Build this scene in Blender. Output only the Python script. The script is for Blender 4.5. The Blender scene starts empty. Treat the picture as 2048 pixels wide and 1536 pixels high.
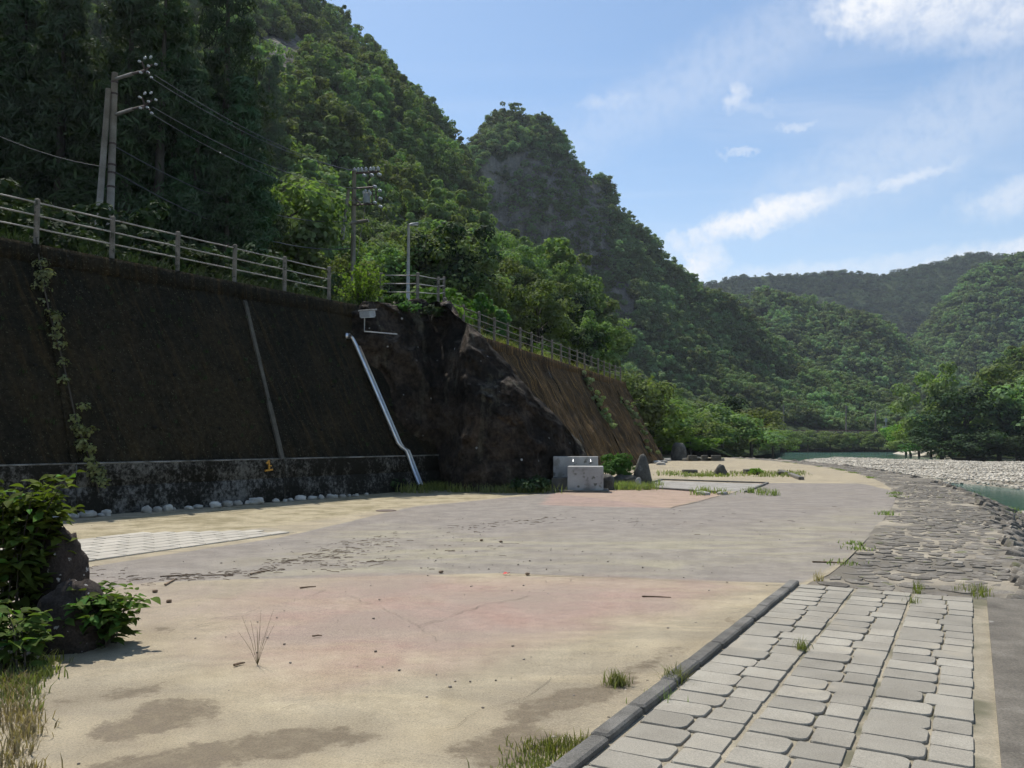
import bpy, math, random
import numpy as np
from mathutils import Vector, Matrix, noise as mnoise
R = math.radians
random.seed(7)
scene = bpy.context.scene
COL = scene.collection
# ------------------------------------------------------------------ camera
F = 1658.0; CX = 1024.0; CY = 768.0; HOR = 880.0; EYE = 1.6
PITCH = math.atan((HOR - CY) / F)
cp, sp = math.cos(PITCH), math.sin(PITCH)
cam = bpy.data.objects.new('camera', bpy.data.cameras.new('camera'))
COL.objects.link(cam)
cam.location = (0, 0, EYE)
cam.rotation_euler = (math.pi / 2 + PITCH, 0, 0)
cam.data.sensor_width = 36.0
cam.data.lens = F / 2048 * 36.0
cam.data.clip_end = 6000
cam.data.clip_start = 0.05
scene.camera = cam
# ------------------------------------------------------------------ node helpers
def N(nt, kind, ins=None, **attrs):
    n = nt.nodes.new(kind)
    for k, v in attrs.items():
        setattr(n, k, v)
    for k, v in (ins or {}).items():
        s = n.inputs[k]
        if isinstance(v, bpy.types.NodeSocket):
            nt.links.new(v, s)
        else:
            s.default_value = v
    return n
def M_(nt, op, a, b=0.0, clamp=False):
    return N(nt, 'ShaderNodeMath', {0: a, 1: b}, operation=op, use_clamp=clamp).outputs[0]
def mixc(nt, f, a, b, bt='MIX'):
    n = nt.nodes.new('ShaderNodeMix'); n.data_type = 'RGBA'; n.blend_type = bt
    for i, v in ((0, f), (6, a), (7, b)):
        if isinstance(v, bpy.types.NodeSocket): nt.links.new(v, n.inputs[i])
        elif i == 0: n.inputs[i].default_value = v
        else: n.inputs[i].default_value = (*v[:3], 1)
    return n.outputs[2]
def smooth(nt, v, a, b, lo=0.0, hi=1.0):
    return N(nt, 'ShaderNodeMapRange', {0: v, 1: a, 2: b, 3: lo, 4: hi}, interpolation_type='SMOOTHSTEP').outputs[0]
def ntex(nt, vec, scale, detail=4, rough=0.55, dist=0.0):
    return N(nt, 'ShaderNodeTexNoise', {'Vector': vec, 'Scale': scale, 'Detail': detail, 'Roughness': rough, 'Distortion': dist}).outputs[0]
# ------------------------------------------------------------------ world: sky, clouds
SUN_EL = R(59.0)
SUN_AZ = math.atan2(-0.24, 0.45)             # measured from +Y towards +X
world = bpy.data.worlds.new('World'); scene.world = world; world.use_nodes = True
wt = world.node_tree; wt.nodes.clear()
sky = N(wt, 'ShaderNodeTexSky', sky_type='NISHITA', sun_disc=False, sun_elevation=SUN_EL, sun_rotation=SUN_AZ,
        air_density=1.0, dust_density=0.7, ozone_density=1.0, altitude=100)
tc = N(wt, 'ShaderNodeTexCoord').outputs['Generated']
sx = N(wt, 'ShaderNodeSeparateXYZ', {0: tc})
az = M_(wt, 'ARCTAN2', sx.outputs[0], sx.outputs[1])
el = M_(wt, 'ARCSINE', sx.outputs[2])
def azel(px, py):
    c = (CY - py) / F
    y = cp - sp * c; z = sp + cp * c; x = (px - CX) / F
    return math.atan2(x, y), math.atan2(z, math.hypot(x, y))
nA = N(wt, 'ShaderNodeTexNoise', {'Vector': tc, 'Scale': 16.0, 'Detail': 7.0, 'Roughness': 0.62})
nB = N(wt, 'ShaderNodeTexNoise', {'Vector': tc, 'Scale': 70.0, 'Detail': 5.0, 'Roughness': 0.6})
dvec = N(wt, 'ShaderNodeVectorMath', {0: nA.outputs[1], 1: (0.5, 0.5, 0.5)}, operation='SUBTRACT').outputs[0]
dv2 = N(wt, 'ShaderNodeVectorMath', {0: nB.outputs[1], 1: (0.5, 0.5, 0.5)}, operation='SUBTRACT').outputs[0]
comb = N(wt, 'ShaderNodeCombineXYZ', {0: az, 1: el}).outputs[0]
d1 = N(wt, 'ShaderNodeVectorMath', {0: dvec, 1: (0.07, 0.03, 0)}, operation='MULTIPLY').outputs[0]
d2 = N(wt, 'ShaderNodeVectorMath', {0: dv2, 1: (0.045, 0.022, 0)}, operation='MULTIPLY').outputs[0]
pv = N(wt, 'ShaderNodeVectorMath', {0: comb, 1: d1}, operation='ADD').outputs[0]
pv = N(wt, 'ShaderNodeVectorMath', {0: pv, 1: d2}, operation='ADD').outputs[0]
# (px, py, half width px, half height px, tilt deg, strength): single clouds by their bearing and height
CLOUDS = [(1530, 434, 170, 23, 13, 1.0), (1600, 412, 85, 18, 16, .6), (1815, 358, 100, 12, 13, .6), (1405, 460, 60, 11, 8, .6),
          (1750, 8, 85, 50, 0, 1.0), (1900, -6, 150, 56, 0, .8), (2100, 0, 150, 56, 0, .75), (1478, 192, 24, 26, 0, .55), (1530, 212, 60, 14, -10, .28),
          (1602, 250, 34, 9, 12, .45), (1228, 202, 70, 14, 4, .35), (1408, 524, 32, 34, 0, .9), (2030, 386, 70, 26, 10, .5),
          (1486, 303, 30, 5, 6, .4), (2010, 500, 230, 20, 8, .7), (1640, 542, 330, 18, 2, .4), (1890, 260, 300, 70, 18, .32), (1500, 110, 420, 60, 20, .26)]
acc = None
for (px, py, hw, hh, tilt, st) in CLOUDS:
    a0, e0 = azel(px, py)
    m = N(wt, 'ShaderNodeMapping', {'Vector': pv, 'Location': (a0, e0, 0), 'Rotation': (0, 0, R(tilt)), 'Scale': (hw / F * 1.15, hh / F * 1.15, 1)}, vector_type='TEXTURE')
    ln = N(wt, 'ShaderNodeVectorMath', {0: m.outputs[0]}, operation='LENGTH').outputs['Value']
    k = M_(wt, 'MULTIPLY', smooth(wt, ln, 1.55, 0.15, 0.0, st), smooth(wt, nB.outputs[0], 0.25, 0.62, 0.55, 1.0))
    acc = k if acc is None else M_(wt, 'MAXIMUM', acc, k)
# thin high veil over the whole sky, drawn out along one direction
zz = M_(wt, 'MAXIMUM', sx.outputs[2], 0.04)
pl = N(wt, 'ShaderNodeCombineXYZ', {0: M_(wt, 'DIVIDE', sx.outputs[0], zz), 1: M_(wt, 'DIVIDE', sx.outputs[1], zz)}).outputs[0]
plr = N(wt, 'ShaderNodeMapping', {'Vector': pl, 'Rotation': (0, 0, R(35)), 'Scale': (0.5, 1.6, 1)}).outputs[0]
veil = ntex(wt, plr, 0.9, 6, 0.6, 0.6)
veil = M_(wt, 'MULTIPLY', smooth(wt, veil, 0.44, 0.80, 0.0, 0.24), smooth(wt, sx.outputs[2], 0.10, 0.30))
acc = M_(wt, 'MAXIMUM', acc, veil)
hz = smooth(wt, sx.outputs[2], 0.40, 0.0, 0.0, 0.34)
acc = M_(wt, 'ADD', acc, M_(wt, 'MULTIPLY', hz, M_(wt, 'SUBTRACT', 1.0, acc)), clamp=True)
skyb = N(wt, 'ShaderNodeVectorMath', {0: sky.outputs[0], 1: (0.88, 0.99, 1.03)}, operation='MULTIPLY').outputs[0]
SKY_STR = 0.126
cloudc = (0.84 / SKY_STR, 0.86 / SKY_STR, 0.90 / SKY_STR)
wcol = mixc(wt, acc, skyb, cloudc)
bg = N(wt, 'ShaderNodeBackground', {'Color': wcol, 'Strength': SKY_STR})
wo = N(wt, 'ShaderNodeOutputWorld', {'Surface': bg.outputs[0]})
# ------------------------------------------------------------------ sun, exposure
sun = bpy.data.objects.new('sun', bpy.data.lights.new('sun', 'SUN')); COL.objects.link(sun)
sun.data.energy = 4.7; sun.data.angle = R(0.53); sun.data.color = (1.0, 0.95, 0.87)
SDIR = Vector((math.sin(SUN_AZ) * math.cos(SUN_EL), math.cos(SUN_AZ) * math.cos(SUN_EL), math.sin(SUN_EL)))
sun.rotation_euler = SDIR.to_track_quat('Z', 'Y').to_euler()
sun.location = SDIR * 100
vs = scene.view_settings
vs.view_transform = 'Standard'; vs.look = 'None'; vs.gamma = 1.0; vs.use_curve_mapping = False; vs.exposure = 0.20
scene.render.engine = 'CYCLES'
cy = scene.cycles
cy.use_adaptive_sampling = True; cy.adaptive_threshold = 0.03; cy.adaptive_min_samples = 16
cy.max_bounces = 4; cy.diffuse_bounces = 2; cy.glossy_bounces = 2; cy.transmission_bounces = 2; cy.volume_bounces = 0; cy.transparent_max_bounces = 4
# ------------------------------------------------------------------ geometry helpers
def P(px, py, d):                      # world point seen at (px,py) whose world Y is d
    c = (CY - py) / F
    y = cp - sp * c; z = sp + cp * c; x = (px - CX) / F
    s = d / y
    return Vector((x * s, d, EYE + z * s))
def G(px, py, z=0.0):                  # point on the level plane z
    c = (CY - py) / F
    y = cp - sp * c; zz_ = sp + cp * c; x = (px - CX) / F
    s = (z - EYE) / zz_
    return Vector((x * s, y * s, z))
def proj(p):                           # arrays (n,3) -> px,py,depth
    p = np.asarray(p, float)
    dy = p[:, 1]; dz = p[:, 2] - EYE
    d = dy * cp + dz * sp; u = -dy * sp + dz * cp
    d = np.maximum(d, 1e-3)
    return CX + F * p[:, 0] / d, CY - F * u / d, d
def Xat(px, d, z):
    return (px - CX) / F * (d * cp + (z - EYE) * sp)
def tag(o, label=None, cat=None, group=None, kind=None):
    if label: o['label'] = label
    if cat: o['category'] = cat
    if group: o['group'] = group
    if kind: o['kind'] = kind
    return o
def link(o, parent=None):
    COL.objects.link(o)
    if parent is not None:
        o.parent = parent
        o.matrix_parent_inverse = Matrix.Translation(-Vector(parent.location))
    return o
def obj(name, me, mat=None, parent=None):
    o = bpy.data.objects.new(name, me)
    if mat is not None and len(me.materials) == 0: me.materials.append(mat)
    return link(o, parent)
def empty(name, loc, label, cat, group=None):
    o = bpy.data.objects.new(name, None); o.empty_display_size = 0.3
    o.location = loc; COL.objects.link(o)
    return tag(o, label, cat, group)
def npmesh(name, V, Fc, smoothed=False, attrs=None, fattrs=None):
    V = np.asarray(V, np.float32); Fc = np.asarray(Fc, np.int32)
    me = bpy.data.meshes.new(name); m, k = Fc.shape
    me.vertices.add(len(V)); me.vertices.foreach_set('co', V.ravel())
    me.loops.add(m * k); me.loops.foreach_set('vertex_index', Fc.ravel())
    me.polygons.add(m); me.polygons.foreach_set('loop_start', np.arange(0, m * k, k, dtype=np.int32))
    if smoothed: me.polygons.foreach_set('use_smooth', np.ones(m, bool))
    me.update(calc_edges=True)
    for n_, a in (attrs or {}).items():
        at = me.attributes.new(n_, 'FLOAT', 'POINT'); at.data.foreach_set('value', np.asarray(a, np.float32))
    for n_, a in (fattrs or {}).items():
        at = me.attributes.new(n_, 'FLOAT', 'FACE'); at.data.foreach_set('value', np.asarray(a, np.float32))
    return me
def grid_faces(nu, nv):                # vertex index = i*nv + j
    i, j = np.meshgrid(np.arange(nu - 1), np.arange(nv - 1), indexing='ij')
    a = (i * nv + j).ravel()
    return np.stack([a, a + nv, a + nv + 1, a + 1], 1)
class MB:
    def __init__(s): s.v = []; s.f = []
    def add(s, vs_, fs):
        b = len(s.v); s.v += [tuple(v) for v in vs_]; s.f += [tuple(i + b for i in f) for f in fs]; return s
    def box(s, c, size, mat=None, bev=0.0):
        hx, hy, hz = [q / 2 for q in size]; c = Vector(c)
        if bev <= 0:
            vs_ = [Vector((x, y, z)) for z in (-hz, hz) for x, y in ((-hx, -hy), (hx, -hy), (hx, hy), (-hx, hy))]
            fs = [(3, 2, 1, 0), (4, 5, 6, 7), (0, 1, 5, 4), (1, 2, 6, 5), (2, 3, 7, 6), (3, 0, 4, 7)]
        else:
            b = bev; vs_ = []; 
            for (z, q) in ((-hz, b), (-hz + b, 0), (hz - b, 0), (hz, b)):
                vs_ += [Vector((x, y, z)) for x, y in ((-hx + q + b, -hy + q), (hx - q - b, -hy + q), (hx - q, -hy + q + b), (hx - q, hy - q - b), (hx - q - b, hy - q), (-hx + q + b, hy - q), (-hx + q, hy - q - b), (-hx + q, -hy + q + b))]
            fs = [tuple(range(7, -1, -1)), tuple(range(24, 32))]
            for r in range(3):
                for i in range(8):
                    j = (i + 1) % 8; fs.append((r * 8 + i, r * 8 + j, r * 8 + 8 + j, r * 8 + 8 + i))
        if mat is not None: vs_ = [mat @ v for v in vs_]
        return s.add([v + c for v in vs_], fs)
    def tube(s, pts, rad, n=8, cap=True):
        pts = [Vector(p) for p in pts]
        if not isinstance(rad, (list, tuple)): rad = [rad] * len(pts)
        rings = []; up = Vector((0.13, 0.21, 0.97))
        for i, p in enumerate(pts):
            t = (pts[min(i + 1, len(pts) - 1)] - pts[max(i - 1, 0)]).normalized()
            a = t.cross(up)
            if a.length < 0.05: a = t.cross(Vector((1, 0, 0)))
            a.normalize(); b = t.cross(a)
            rings.append([p + (a * math.cos(2 * math.pi * k / n) + b * math.sin(2 * math.pi * k / n)) * rad[i] for k in range(n)])
        vs_ = [v for r in rings for v in r]; fs = []
        for i in range(len(rings) - 1):
            for k in range(n):
                k2 = (k + 1) % n; fs.append((i * n + k, i * n + k2, i * n + n + k2, i * n + n + k))
        if cap:
            fs.append(tuple(range(n))); b = (len(rings) - 1) * n; fs.append(tuple(range(b + n - 1, b - 1, -1)))
        return s.add(vs_, fs)
    def lathe(s, base, axis, prof, n=10):
        base = Vector(base); axis = Vector(axis).normalized()
        return s.tube([base + axis * h for h, r in prof], [max(r, 1e-4) for h, r in prof], n)
    def prism(s, poly, z0, z1):
        n = len(poly)
        vs_ = [(x, y, z0) for x, y in poly] + [(x, y, z1) for x, y in poly]
        fs = [tuple(range(n - 1, -1, -1)), tuple(range(n, 2 * n))] + [(i, (i + 1) % n, n + (i + 1) % n, n + i) for i in range(n)]
        return s.add(vs_, fs)
    def mesh(s, name, smoothed=False):
        me = bpy.data.meshes.new(name); me.from_pydata(s.v, [], s.f); me.update()
        if smoothed: me.polygons.foreach_set('use_smooth', np.ones(len(me.polygons), bool))
        return me
    def build(s, name, mat, parent=None, smoothed=False):
        return obj(name, s.mesh(name, smoothed), mat, parent)
def fbm(p, scale, oct_=4, seed=0.0):
    return mnoise.fractal(Vector((p[0] * scale + seed, p[1] * scale - seed * 0.7, p[2] * scale + seed * 1.3)), 1.0, 2.0, oct_)
def auto_smooth(o, ang=35):
    for p in o.data.polygons: p.use_smooth = True
    try:
        o.data.set_sharp_from_angle(angle=R(ang))
    except Exception: pass
    return o
# ------------------------------------------------------------------ materials
MATS = {}
def newmat(name):
    m = bpy.data.materials.new(name); m.use_nodes = True; nt = m.node_tree; nt.nodes.clear()
    out = N(nt, 'ShaderNodeOutputMaterial'); MATS[name] = m
    return m, nt, out
def surf(name, ramp, scale=3.0, detail=6, fine=40.0, fine_amt=0.35, bump=0.3, bscale=30.0, rough=0.85, stretch=(1, 1, 1), spots=None, metal=0.0, objrand=0.0, spec=0.3, bdist=0.02):
    m, nt, out = newmat(name)
    pos = N(nt, 'ShaderNodeNewGeometry').outputs['Position']
    if stretch != (1, 1, 1): pos = N(nt, 'ShaderNodeMapping', {'Vector': pos, 'Scale': stretch}).outputs[0]
    a = ntex(nt, pos, scale, detail, 0.6)
    cr = N(nt, 'ShaderNodeValToRGB', {0: a})
    e = cr.color_ramp.elements
    while len(e) < len(ramp): e.new(0.5)
    for el_, (p_, c_) in zip(e, ramp): el_.position = p_; el_.color = (*c_, 1)
    col = cr.outputs[0]
    f = ntex(nt, pos, fine, 3, 0.6)
    col = mixc(nt, fine_amt, col, N(nt, 'ShaderNodeMapRange', {0: f, 1: 0.25, 2: 0.75, 3: 0.25, 4: 1.75}).outputs[0], 'MULTIPLY')
    for (sc, thr, w, c_) in (spots or []):
        q = ntex(nt, pos, sc, 3, 0.5)
        col = mixc(nt, smooth(nt, q, thr, thr + w), col, c_)
    if objrand:
        rnd = N(nt, 'ShaderNodeObjectInfo').outputs['Random']
        col = mixc(nt, 1.0, col, N(nt, 'ShaderNodeMapRange', {0: rnd, 1: 0, 2: 1, 3: 1 - objrand, 4: 1 + objrand}).outputs[0], 'MULTIPLY')
    bs = N(nt, 'ShaderNodeBsdfPrincipled', {'Base Color': col, 'Roughness': rough, 'Metallic': metal, 'Specular IOR Level': spec})
    if bump:
        h = ntex(nt, pos, bscale, 5, 0.65)
        nt.links.new(N(nt, 'ShaderNodeBump', {'Height': h, 'Strength': bump, 'Distance': bdist}).outputs[0], bs.inputs['Normal'])
    nt.links.new(bs.outputs[0], out.inputs[0])
    return m
def leafmat(name, c, var=0.35, trans=0.35, hue=0.03, yellow=None):
    m, nt, out = newmat(name)
    rnd = N(nt, 'ShaderNodeObjectInfo').outputs['Random']
    tone = N(nt, 'ShaderNodeAttribute', attribute_name='tone').outputs['Fac']
    pos = N(nt, 'ShaderNodeNewGeometry').outputs['Position']
    n1 = ntex(nt, pos, 0.35, 2)
    big = ntex(nt, pos, 0.035, 3)
    h = N(nt, 'ShaderNodeHueSaturation', {'Hue': M_(nt, 'ADD', M_(nt, 'ADD', 0.5 - hue, M_(nt, 'MULTIPLY', rnd, 2 * hue)), N(nt, 'ShaderNodeMapRange', {0: big, 1: 0.35, 2: 0.65, 3: -0.012, 4: 0.022}).outputs[0]),
          'Saturation': N(nt, 'ShaderNodeMapRange', {0: n1, 1: 0.3, 2: 0.7, 3: 0.8, 4: 1.15}).outputs[0],
          'Value': M_(nt, 'MULTIPLY', N(nt, 'ShaderNodeMapRange', {0: big, 1: 0.35, 2: 0.65, 3: 0.78, 4: 1.25}).outputs[0], M_(nt, 'ADD', M_(nt, 'MULTIPLY', rnd, var), M_(nt, 'ADD', 1 - var * 0.5 - 0.3, M_(nt, 'MULTIPLY', tone, 0.6)))), 'Color': (*c, 1)})
    col = h.outputs[0]
    if yellow: col = mixc(nt, smooth(nt, tone, 0.8, 1.0, 0, 0.7), col, yellow)
    d = N(nt, 'ShaderNodeBsdfPrincipled', {'Base Color': col, 'Roughness': 0.75, 'Specular IOR Level': 0.05})
    tcol = mixc(nt, 1.0, col, (1.2, 1.4, 0.6), 'MULTIPLY')
    t = N(nt, 'ShaderNodeBsdfTranslucent', {'Color': tcol})
    mx = N(nt, 'ShaderNodeMixShader', {0: trans, 1: d.outputs[0], 2: t.outputs[0]})
    nt.links.new(mx.outputs[0], out.inputs[0])
    return m
L_BROAD = leafmat('broad_leaf', (0.158, 0.205, 0.076), 0.6, 0.34, 0.03)
L_LIGHT = leafmat('light_leaf', (0.165, 0.22, 0.08), 0.4, 0.33, 0.02)
L_CEDAR = leafmat('cedar_leaf', (0.066, 0.095, 0.046), 0.4, 0.15, 0.02)
L_DARK = leafmat('dark_leaf', (0.040, 0.060, 0.026), 0.4, 0.18, 0.025)
L_SHRUB = leafmat('shrub_leaf', (0.075, 0.13, 0.03), 0.4, 0.35, 0.03)
L_WEED = leafmat('knotweed_leaf', (0.105, 0.165, 0.045), 0.9, 0.33, 0.045)
L_VINE = leafmat('vine_leaf', (0.23, 0.26, 0.12), 0.4, 0.3, 0.03)
L_FRESH = leafmat('fresh_leaf', (0.16, 0.24, 0.045), 0.3, 0.45, 0.02)
L_GRASS = leafmat('grass_blade', (0.20, 0.24, 0.075), 0.4, 0.3, 0.03, yellow=(0.30, 0.25, 0.11))
L_DRY = leafmat('dry_grass_blade', (0.34, 0.27, 0.13), 0.3, 0.25, 0.02)
BARK = surf('bark', [(0.3, (0.035, 0.028, 0.02)), (0.7, (0.10, 0.085, 0.065))], 4, stretch=(1, 1, 0.3), bump=0.5)
CONC_POLE = surf('concrete_pole', [(0.3, (0.20, 0.17, 0.14)), (0.7, (0.34, 0.30, 0.26))], 2, fine=60, bump=0.1)
CONC_POST = surf('concrete_post', [(0.3, (0.11, 0.095, 0.075)), (0.7, (0.24, 0.21, 0.17))], 5, fine=60, bump=0.2, spots=[(9, 0.56, 0.08, (0.06, 0.06, 0.04))])
RAIL = surf('rail_paint', [(0.35, (0.22, 0.20, 0.17)), (0.7, (0.36, 0.34, 0.30))], 4, rough=0.45, bump=0.05, spots=[(12, 0.62, 0.05, (0.16, 0.11, 0.07))])
STEEL = surf('galvanised_steel', [(0.3, (0.50, 0.52, 0.54)), (0.7, (0.66, 0.68, 0.70))], 3, rough=0.32, metal=0.85, bump=0.03, fine_amt=0.15)
RUST = surf('rusty_steel', [(0.3, (0.05, 0.035, 0.03)), (0.7, (0.13, 0.085, 0.07))], 5, rough=0.7, bump=0.1)
CERAMIC = surf('white_ceramic', [(0.3, (0.40, 0.40, 0.39)), (0.7, (0.58, 0.58, 0.57))], 5, rough=0.25, bump=0, fine_amt=0.1)
WIRE = surf('cable', [(0.3, (0.05, 0.05, 0.05)), (0.7, (0.10, 0.10, 0.10))], 5, rough=0.5, bump=0)
WOOD = surf('dead_wood', [(0.3, (0.12, 0.08, 0.05)), (0.7, (0.28, 0.20, 0.13))], 30, bump=0.2)
WOODD = surf('dark_twig', [(0.3, (0.045, 0.03, 0.02)), (0.7, (0.14, 0.095, 0.06))], 30, bump=0.0)
RED = surf('red_scrap', [(0.3, (0.55, 0.06, 0.06)), (0.7, (0.75, 0.12, 0.10))], 10, bump=0)
DRUM = surf('grey_enamel', [(0.3, (0.30, 0.31, 0.31)), (0.7, (0.42, 0.43, 0.42))], 3, rough=0.5, bump=0.05)
LAMPGLASS = surf('lamp_glass', [(0.3, (0.55, 0.55, 0.52)), (0.7, (0.7, 0.7, 0.66))], 3, rough=0.2, bump=0)
ORANGE = surf('orange_paint', [(0.35, (0.42, 0.20, 0.03)), (0.65, (0.62, 0.32, 0.06))], 20, bump=0.05)
RIVERSTONE = surf('river_stone', [(0.3, (0.30, 0.28, 0.24)), (0.7, (0.50, 0.475, 0.42))], 6, fine=50, fine_amt=0.25, bump=0.15, objrand=0.3)
BANKSTONE = surf('bank_stone', [(0.3, (0.095, 0.082, 0.065)), (0.55, (0.165, 0.147, 0.12)), (0.75, (0.26, 0.235, 0.195))], 3.5, fine=45, fine_amt=0.5, bump=0.55, bscale=25, objrand=0.25, spots=[(3.2, 0.60, 0.08, (0.12, 0.12, 0.06)), (14, 0.66, 0.05, (0.34, 0.32, 0.27))])
MORTAR = surf('sandy_mortar', [(0.3, (0.21, 0.18, 0.135)), (0.7, (0.36, 0.315, 0.235))], 2, fine=60, bump=0.5, spots=[(0.7, 0.43, 0.14, (0.135, 0.118, 0.09))])
LICHENROCK = surf('lichen_boulder', [(0.3, (0.022, 0.018, 0.014)), (0.6, (0.055, 0.043, 0.036)), (0.8, (0.10, 0.082, 0.07))], 4, fine=60, fine_amt=0.6, spec=0.1, bump=0.9, bscale=22, spots=[(16, 0.665, 0.03, (0.36, 0.34, 0.31))])
BLOCKCONC = surf('block_concrete', [(0.3, (0.30, 0.29, 0.27)), (0.7, (0.42, 0.41, 0.385))], 1.6, fine=70, fine_amt=0.2, bump=0.1, spots=[(2.4, 0.52, 0.2, (0.20, 0.19, 0.165)), (5.0, 0.60, 0.1, (0.13, 0.125, 0.10))], rough=0.85)
OLDCONC = surf('mossy_concrete', [(0.3, (0.045, 0.042, 0.033)), (0.6, (0.13, 0.12, 0.10)), (0.8, (0.24, 0.23, 0.20))], 2.2, fine=50, fine_amt=0.4, bump=0.3)
SLABC = surf('worn_slab', [(0.3, (0.085, 0.074, 0.058)), (0.55, (0.145, 0.128, 0.102)), (0.75, (0.22, 0.20, 0.165))], 2.6, fine=70, fine_amt=0.5, bump=0.5, bscale=40, spots=[(3.0, 0.63, 0.06, (0.36, 0.34, 0.30))])
PAVER = surf('paving_stone', [(0.3, (0.225, 0.204, 0.164)), (0.7, (0.305, 0.281, 0.23))], 2.2, fine=130, fine_amt=0.38, bump=0.3, bscale=140, objrand=0.17, bdist=0.006, spots=[(2.0, 0.58, 0.18, (0.32, 0.285, 0.22))])
PAVER2 = surf('pale_paver', [(0.3, (0.34, 0.31, 0.255)), (0.7, (0.43, 0.395, 0.33))], 2.5, fine=70, fine_amt=0.2, bump=0.2, objrand=0.08)
KERB = surf('granite_kerb', [(0.3, (0.075, 0.07, 0.06)), (0.7, (0.185, 0.175, 0.155))], 3.5, fine=110, fine_amt=0.6, bump=0.45, bscale=80, objrand=0.15, bdist=0.008)
JOINT = surf('joint_sand', [(0.3, (0.21, 0.18, 0.125)), (0.7, (0.36, 0.315, 0.23))], 3, fine=80, fine_amt=0.4, bump=0.4, bscale=60, spots=[(1.5, 0.50, 0.12, (0.13, 0.12, 0.075))])
GRAVEL = surf('pale_gravel', [(0.35, (0.25, 0.22, 0.175)), (0.65, (0.48, 0.44, 0.36))], 2.6, fine=14, fine_amt=0.5, bump=1.0, bscale=8, bdist=0.2)
SANDBAR = surf('river_sand', [(0.3, (0.36, 0.32, 0.25)), (0.7, (0.48, 0.44, 0.36))], 0.6, fine=8, bump=0.3)
SOIL = surf('forest_floor', [(0.3, (0.022, 0.026, 0.013)), (0.7, (0.055, 0.06, 0.028))], 0.3, fine=4, bump=0.5, bscale=2)
ROADM = surf('road_asphalt', [(0.3, (0.045, 0.045, 0.043)), (0.7, (0.07, 0.07, 0.066))], 2, fine=80, bump=0.3)
def wallmat(name, dark, mid, hi, streak, hi_thr, axis):
    m, nt, out = newmat(name)
    pos = N(nt, 'ShaderNodeNewGeometry').outputs['Position']
    big = ntex(nt, pos, 0.45, 5, 0.6)
    st = N(nt, 'ShaderNodeMapping', {'Vector': pos, 'Rotation': (0, 0, axis), 'Scale': (0.35, 5.0, 0.22)}).outputs[0]
    s1 = ntex(nt, st, 1.6, 5, 0.65)
    fine = ntex(nt, pos, 9.0, 5, 0.7)
    col = mixc(nt, smooth(nt, big, 0.4, 0.66), dark, mid)
    col = mixc(nt, M_(nt, 'MULTIPLY', smooth(nt, s1, 0.48, 0.68), streak), col, hi)
    col = mixc(nt, 0.8, col, N(nt, 'ShaderNodeMapRange', {0: fine, 1: 0.3, 2: 0.7, 3: 0.35, 4: 1.65}).outputs[0], 'MULTIPLY')
    sp_ = ntex(nt, pos, 26.0, 2, 0.5)
    col = mixc(nt, smooth(nt, sp_, hi_thr, hi_thr + 0.05), col, (0.10, 0.10, 0.06))
    bs = N(nt, 'ShaderNodeBsdfPrincipled', {'Base Color': col, 'Roughness': 0.95, 'Specular IOR Level': 0.1})
    h = M_(nt, 'ADD', fine, M_(nt, 'MULTIPLY', s1, 1.2))
    nt.links.new(N(nt, 'ShaderNodeBump', {'Height': h, 'Strength': 1.0, 'Distance': 0.10}).outputs[0], bs.inputs['Normal'])
    nt.links.new(bs.outputs[0], out.inputs[0])
    return m
WALL1 = wallmat('mossy_wall', (0.019, 0.0175, 0.012), (0.038, 0.030, 0.017), (0.072, 0.049, 0.021), 0.5, 0.65, R(33))
WALL2 = wallmat('brown_moss_wall', (0.045, 0.030, 0.016), (0.105, 0.064, 0.029), (0.26, 0.155, 0.055), 0.9, 0.70, R(20))
def footing_mat():
    m, nt, out = newmat('stained_footing')
    pos = N(nt, 'ShaderNodeNewGeometry').outputs['Position']
    a = ntex(nt, N(nt, 'ShaderNodeMapping', {'Vector': pos, 'Scale': (1, 1, 0.7)}).outputs[0], 0.75, 9, 0.74)
    b = ntex(nt, pos, 11, 6, 0.75)
    k = smooth(nt, M_(nt, 'ADD', M_(nt, 'MULTIPLY', a, 0.62), M_(nt, 'MULTIPLY', b, 0.38)), 0.48, 0.60)
    col = mixc(nt, k, (0.016, 0.0145, 0.010), (0.135, 0.13, 0.115))
    col = mixc(nt, 0.7, col, N(nt, 'ShaderNodeMapRange', {0: b, 1: 0.3, 2: 0.7, 3: 0.45, 4: 1.55}).outputs[0], 'MULTIPLY')
    bs = N(nt, 'ShaderNodeBsdfPrincipled', {'Base Color': col, 'Roughness': 0.9, 'Specular IOR Level': 0.2})
    nt.links.new(N(nt, 'ShaderNodeBump', {'Height': b, 'Strength': 0.6, 'Distance': 0.03}).outputs[0], bs.inputs['Normal'])
    nt.links.new(bs.outputs[0], out.inputs[0]); return m
FOOT = footing_mat()
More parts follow.
